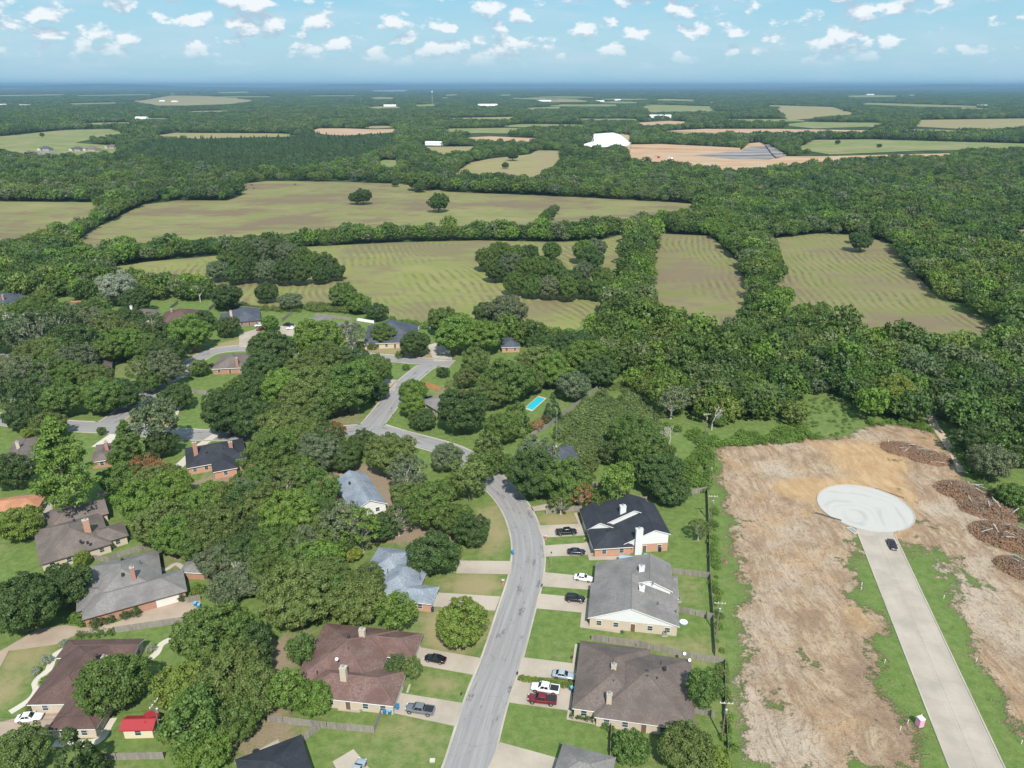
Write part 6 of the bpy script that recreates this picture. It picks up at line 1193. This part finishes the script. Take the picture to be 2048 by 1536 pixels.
# ------------------------------------------------------------------ brush piles of cleared trees
def brush(px, py, R, hgt, label, seed, leafy=.6, sx=1.3):
    p = gp(px, py); root = thing('brush_pile', label, 'brush pile', (p.x, p.y, -.05), -.5); root.scale = (sx, 1, 1); r = np.random.default_rng(seed); mb = MB()
    hz = lambda x, y: hgt*max(.04, 1-((x*x+y*y)**.5/R)**1.7)*(.55+.75*float(vnoise(np.array([x+50.]), np.array([y+50.]), 1.8, seed, 2)[0]))
    for i in range(int(230*R)):
        a = r.uniform(0, 6.28); q = R*1.08*math.sqrt(r.uniform(0, 1)); x, y = q*math.cos(a), q*math.sin(a); c = Vector((x, y, hz(x, y)*r.uniform(.5, 1.12)))
        d = Vector(r.normal(size=3)*[1, 1, .7]).normalized(); L = r.uniform(.8, 2.8); w = r.uniform(.012, .045); mb.tube(c-d*L/2, c+d*L/2, w, w*.35, 4, 0, False)
    mb.build('branches', M['sticks'], root); mb = MB()
    for i in range(int(.9*R)):
        a = r.uniform(0, 6.28); q = R*r.uniform(.1, .9); x, y = q*math.cos(a), q*math.sin(a); d = Vector(r.normal(size=3)*[1, 1, .5]).normalized(); c = Vector((x, y, hz(x, y)+.2)); L = r.uniform(1.8, 4.2); mb.tube(c-d*L/2, c+d*L/2, .15, .07, 6)
    mb.build('logs', M['deadwood'], root)
    n = int(110*R*leafy)+60; a = r.uniform(0, 6.28, n); q = R*np.sqrt(r.uniform(0, 1, n))*.97; zz = np.array([hz(x, y) for x, y in zip(q*np.cos(a), q*np.sin(a))])*r.uniform(.15, .8, n)
    co = leaf_quads(np.stack([q*np.cos(a), q*np.sin(a), zz], 1), np.full(n, .55), 26, .2, seed); link('dead_leaves', crown_mesh('dead_leaves', co, M['deadleaf']), root)
brush(1808,900,5.6,2.4,'rust-brown brush pile, upper left one by the dirt track',2,1.3); brush(1856,916,5.4,2.6,'rust-brown brush pile, upper one nearest the dirt track',3,1.3)
brush(1930,985,6.4,3.4,'tangled brush pile below the grey-green oak, first of the right row',4,.9); brush(1978,1022,6.2,3.2,'tangled grey brush pile in the middle of the right row',5,.7); brush(2018,1075,7.4,3.8,'dark tangled brush pile, large one at the right edge',6,1.0); brush(2052,1140,5.4,2.8,'brush pile cut by the right edge, lowest of the row',7,.7)

# ------------------------------------------------------------------ woods beyond: scattered outside the fields
RES = [tuple(gp(*q))[:2] for q in [(-600,640),(60,598),(250,608),(420,600),(600,612),(760,625),(840,650),(1010,690),(1090,700),(1150,700),(1215,755),(1265,790),(1330,830),(1400,850),(1590,850),(1590,790),(1690,795),(1735,845),(1850,850),(1900,890),(1945,930),(2010,985),(2100,1040),(2500,1250),(2500,1900),(-900,1900)]]
PINES = [tuple(gp(*q))[:2] for q in [(225,322),(300,292),(560,273),(790,275),(790,300),(740,322),(640,345),(480,352),(350,335)]]
MEADOW = [tuple(gp(*q))[:2] for q in [(1175,752),(1270,770),(1255,785),(1180,780)]]
BIG = [c for c in CLEAR]; BB = [(min(p[0] for p in c), max(p[0] for p in c), min(p[1] for p in c), max(p[1] for p in c)) for c in BIG]
def blocked(x, y, hgt):
    bad = inside(x, y, RES) | inside(x, y, MEADOW); k = CAMH/(CAMH-hgt); x2, y2 = x*k, y*k; k3 = CAMH/(CAMH-hgt*.5); x3, y3 = x*k3, y*k3
    for c, b in zip(BIG, BB):
        m = (x > b[0]-400) & (x < b[1]+400) & (y > b[2]-900) & (y < b[3]+400)
        if not m.any(): continue
        i = np.where(m)[0]; bad[i] |= inside(x[i], y[i], c) | inside(x2[i], y2[i], c) | inside(x3[i], y3[i], c)
    return bad
def scatter(y0, y1, sp, hgt, seed):
    r = np.random.default_rng(seed); hw = .80*y1+60; xs = np.arange(-hw, hw, sp); ys = np.arange(y0, y1, sp); X, Y = np.meshgrid(xs, ys); X = X+r.uniform(-.46, .46, X.shape)*sp+(np.arange(len(ys))[:, None] % 2)*sp/2; Y = Y+r.uniform(-.46, .46, Y.shape)*sp
    x, y = X.ravel(), Y.ravel(); m = np.abs(x) < .80*y+60; x, y = x[m], y[m]; h = np.full(x.shape, hgt) if np.isscalar(hgt) else hgt(x, y); m = ~blocked(x, y, h); return x[m], y[m]
PAL = np.array([TINT[k] for k in ('dk', 'dk', 'dk', 'md', 'md', 'gy', 'ol', 'br')])
def tints(x, y, seed):
    r = np.random.default_rng(seed); k = r.integers(0, len(PAL), len(x)); b = .72+.5*vnoise(x, y, 90, seed+3, 3); hue = vnoise(x, y, 55, seed+9, 3)-.47; return PAL[k]*(b*r.uniform(.86, 1.14, len(x)))[:, None]*np.stack([1+.6*hue, 1+.35*hue, 1-.1*hue], 1)
P_, S_, K_, T_c = [], [], [], []
def add_pts(x, y, s, kinds, tint, zs=None):
    P_.append(np.stack([x, y, np.full(x.shape, -.3)], 1)); S_.append(np.stack([s, s, s*(1 if zs is None else zs)], 1)); K_.append(kinds); T_c.append(tint)
x1, y1 = scatter(215, 760, 6.6, 8.5, 1)
inP = inside(x1, y1, PINES); r = np.random.default_rng(99)
# the nearest of them are trees of their own; the rest go into one mass
order = np.argsort(np.hypot(x1, y1)); inview = (np.abs(x1) < .705*y1+6); order = order[inview[order]]
nind = max(0, 296-NTREE); pick = order[:nind]; mk = np.zeros(len(x1), bool); mk[pick] = True
for i in pick:
    tn = random.choice(('md','ol','br','br','yg','yg','yg','dk')); right = x1[i] > 60
    lb = 'tree of the woods at the right, between the bare earth and the hay fields' if right else ('tree of the woods at the far left behind the houses' if x1[i] < -60 else 'tree of the belt between the houses and the middle fields')
    put_tree('oak', x1[i], y1[i], random.uniform(4.0, 6.6), tn, lb, 'trees of the right woods' if right else ('trees of the left woods' if x1[i] < -60 else 'trees of the middle belt'))
x1, y1 = x1[~mk], y1[~mk]; inP = inside(x1, y1, PINES)
T1 = tints(x1, y1, 1)*np.array([1.12, 1.13, .92])
add_pts(x1, y1, r.uniform(.7, 1.25, len(x1))*np.where(r.random(len(x1)) < .14, 1.3, 1), np.where(inP, 3, r.integers(0, 3, len(x1))), T1, r.uniform(.85, 1.2, len(x1)))
for y0_, y1_, sp, hg, sd, sc, kb in ((760, 1650, 8.6, 9.0, 2, (.8, 1.55), 0), (1650, 3600, 14.0, 10.0, 3, (1.1, 1.7), 4), (3600, 8500, 34.0, 11.0, 4, (.9, 1.3), 6), (8500, 24000, 95.0, 12.0, 5, (1.6, 2.6), 6)):
    x, y = scatter(y0_, y1_, sp, hg, sd); n = len(x); thin = vnoise(x, y, 260 if y0_ < 3000 else 1200, 20+sd, 3); kp = (thin < .60) | (r.random(n) < .45); x, y = x[kp], y[kp]; n = len(x)
    inP = inside(x, y, PINES); kinds = kb+r.integers(0, 3 if kb == 0 else 2, n); kinds = np.where(inP & (r.random(n) < .55), 3, kinds); s = r.uniform(*sc, n); s = np.where(inP, r.uniform(.8, 1.15, n), s); tt = tints(x, y, sd); tt = np.where(inP[:, None], np.array(TINT['bl'])*r.uniform(.75, 1.3, (n, 1)), tt)
    add_pts(x, y, s, kinds, tt, (r.uniform(.85, 1.15, n) if y0_ < 3000 else (np.full(n, .8) if y0_ < 8000 else np.full(n, .45))))
FARC = bpy.data.collections.new('far_tree_shapes')
def far_obj(i, co, tips=None):
    me = crown_mesh('tree_shape', co, M['leaf_far']); o = bpy.data.objects.new('%02d_tree_shape' % i, me); FARC.objects.link(o)
for i in range(3):
    c, cr = dome(5.0, 4.4+.4*i, 5.6, 34, 900+i, 6, -.75, .3); far_obj(i, leaf_quads(c, cr*1.1, 26, .50, 900+i, .9, .3, (0, 0, 3)))
cs = [(2.6*(1-k)*math.cos(a*2.4), 2.6*(1-k)*math.sin(a*2.4), 3+10*k) for a, k in enumerate(np.linspace(0, 1, 34))]; far_obj(3, leaf_quads(cs, [1.3*(1-.5*k) for k in np.linspace(0, 1, 34)], 18, .6, 930, .6, .3, (0, 0, 6)))
for i in (4, 5):
    c, cr = dome(6.5, 5.0, 5.0, 22, 940+i, 6, -.6, .2); far_obj(i, leaf_quads(c, cr*1.2, 16, .95, 940+i, .9, .3, (0, 0, 3)))
for i in (6, 7):
    rr = np.random.default_rng(950+i); C, Rr = [], []
    for k in range(12):
        a, q = rr.uniform(0, 6.28), 17*math.sqrt(rr.random()); c, cr = dome(6.5, 5.5, rr.uniform(4, 7), 9, 960+k, 4, -.3, .1); C.append(c+[q*math.cos(a), q*math.sin(a), 0]); Rr.append(cr*1.3)
    far_obj(i, leaf_quads(np.concatenate(C), np.concatenate(Rr), 7, 1.8, 970+i, .9, .4, (0, 0, -6)))
def instancer(name, P, S, K, Tn, coll, seed):
    me = bpy.data.meshes.new(name); n = len(P); me.vertices.add(n); me.vertices.foreach_set('co', np.asarray(P, np.float32).ravel())
    me.attributes.new('scl', 'FLOAT_VECTOR', 'POINT').data.foreach_set('vector', np.asarray(S, np.float32).ravel()); me.attributes.new('shape', 'INT', 'POINT').data.foreach_set('value', np.asarray(K, np.int32))
    rv = np.zeros((n, 3), np.float32); rv[:, 2] = np.random.default_rng(seed).uniform(0, 6.28, n); me.attributes.new('turn', 'FLOAT_VECTOR', 'POINT').data.foreach_set('vector', rv.ravel())
    me.attributes.new('tint', 'FLOAT_COLOR', 'POINT').data.foreach_set('color', np.concatenate([Tn, np.ones((n, 1))], 1).astype(np.float32).ravel()); me.update()
    o = link(name, me); ng = bpy.data.node_groups.new(name+'_nodes', 'GeometryNodeTree'); ng.interface.new_socket('Geometry', in_out='INPUT', socket_type='NodeSocketGeometry'); ng.interface.new_socket('Geometry', in_out='OUTPUT', socket_type='NodeSocketGeometry')
    gi = ng.nodes.new('NodeGroupInput'); go = ng.nodes.new('NodeGroupOutput'); ip = ng.nodes.new('GeometryNodeInstanceOnPoints'); ci = ng.nodes.new('GeometryNodeCollectionInfo')
    ci.inputs['Collection'].default_value = coll; ci.inputs['Separate Children'].default_value = True; ci.inputs['Reset Children'].default_value = True; ip.inputs['Pick Instance'].default_value = True
    def attr(nm, ty): a = ng.nodes.new('GeometryNodeInputNamedAttribute'); a.data_type = ty; a.inputs['Name'].default_value = nm; return a.outputs['Attribute']
    L = ng.links.new; L(gi.outputs[0], ip.inputs['Points']); L(ci.outputs[0], ip.inputs['Instance']); L(attr('shape', 'INT'), ip.inputs['Instance Index']); L(attr('turn', 'FLOAT_VECTOR'), ip.inputs['Rotation']); L(attr('scl', 'FLOAT_VECTOR'), ip.inputs['Scale']); L(ip.outputs[0], go.inputs[0])
    md = o.modifiers.new('scatter', 'NODES'); md.node_group = ng; return o
o = instancer('woodland', np.concatenate(P_), np.concatenate(S_), np.concatenate(K_), np.concatenate(T_c), FARC, 7); tag(o, 'dark green woods stretching over the plain to the horizon', 'woodland', kind='stuff')
# undergrowth: the thicket by the pool garden, the meadow weeds and the fence-line growth
UC = bpy.data.collections.new('undergrowth_shapes')
for i in range(3):
    c, cr = dome(1.6, 1.3, .8, 18, 1200+i, 5, -.4, .3); me = crown_mesh('weed_shape', leaf_quads(c, cr*1.3, 26, .17, 1200+i, 1, .4, (0, 0, 0)), M['leaf_far']); UC.objects.link(bpy.data.objects.new('%02d_weed_shape' % i, me))
UP, US, UT = [], [], []
for poly, sp, sc, tn in (([(1125,850),(1165,815),(1205,785),(1260,785),(1300,810),(1320,850),(1330,880),(1250,900),(1190,930),(1150,915),(1110,880)], 1.9, (.7,1.5), 'vi'), ([(1205,770),(1265,765),(1265,790),(1210,785)], 1.5, (.5,.8), 'me'), ([(1330,850),(1420,872),(1520,868),(1590,850),(1640,880),(1560,890),(1440,893),(1400,895)], 1.7, (.5,1.1), 'br'), ([(1590,795),(1690,800),(1735,850),(1700,880),(1630,880),(1585,850)], 2.4, (.3,.6), 'me'), ([(1740,845),(1850,845),(1880,870),(1790,848),(1720,860)], 1.8, (.5,1.1), 'br'), ([(1345,940),(1415,890),(1425,935),(1415,985),(1350,985)], 1.8, (.6,1.3), 'br'),
                         ([(1418,1000),(1432,1000),(1440,1230),(1452,1330),(1475,1540),(1455,1540),(1438,1320),(1424,1230)], 1.5, (.3,.75), 'br'), ([(1890,880),(1912,900),(1960,960),(1945,955),(1900,905)], 2.0, (.6,1.2), 'br'), ([(1950,985),(2060,1060),(2060,1040),(1960,960)], 2.0, (.6,1.2), 'md'), ([(430,612),(520,615),(600,620),(600,626),(430,620)], 2.0, (.5,1.0), 'ol'), ([(600,612),(700,612),(760,630),(690,628),(610,622)], 2.2, (.8,1.5), 'ol'), ([(780,640),(860,650),(900,660),(830,658)], 2.2, (.6,1.2), 'br'), ([(1060,660),(1150,668),(1200,690),(1120,700),(1050,690)], 2.0, (.8,1.6), 'br')):
    w = [tuple(gp(*q))[:2] for q in poly]; xa, xb = min(p[0] for p in w), max(p[0] for p in w); ya, yb = min(p[1] for p in w), max(p[1] for p in w); X, Y = np.meshgrid(np.arange(xa, xb, sp), np.arange(ya, yb, sp)); x, y = X.ravel()+r.uniform(-.5, .5, X.size)*sp, Y.ravel()+r.uniform(-.5, .5, X.size)*sp
    m = inside(x, y, w) & (vnoise(x, y, 6, 77, 2) > .22); x, y = x[m], y[m]; n = len(x); UP.append(np.stack([x, y, np.full(n, -.1)], 1)); s = r.uniform(*sc, n); US.append(np.stack([s, s, s], 1)); UT.append(np.array(TINT[tn])*r.uniform(.75, 1.25, (n, 1)))
UPa = np.concatenate(UP); o = instancer('undergrowth', UPa, np.concatenate(US), r.integers(0, 3, len(UPa)), np.concatenate(UT), UC, 8); tag(o, 'weeds and vines of the thicket, meadow and fence line', 'undergrowth', kind='stuff')

# ------------------------------------------------------------------ summer haze over the plain
hm = bpy.data.materials.new('haze_air'); hm.use_nodes = True; t = hm.node_tree; t.nodes.clear()
pv = nd(t, 'ShaderNodeVolumePrincipled', {'Color': (.29, .49, .70, 1), 'Density': 6.2e-5, 'Anisotropy': 0.0}); nd(t, 'ShaderNodeOutputMaterial', {1: pv.outputs[0]})
mb = MB(); mb.box(-90000, 90000, -6000, 90000, -6, 172); o = mb.build('haze', hm); tag(o, 'thin blue summer haze', 'haze', kind='stuff')
print('trees', NTREE, 'woodland points', sum(map(len, P_)), 'weeds', len(UPa))
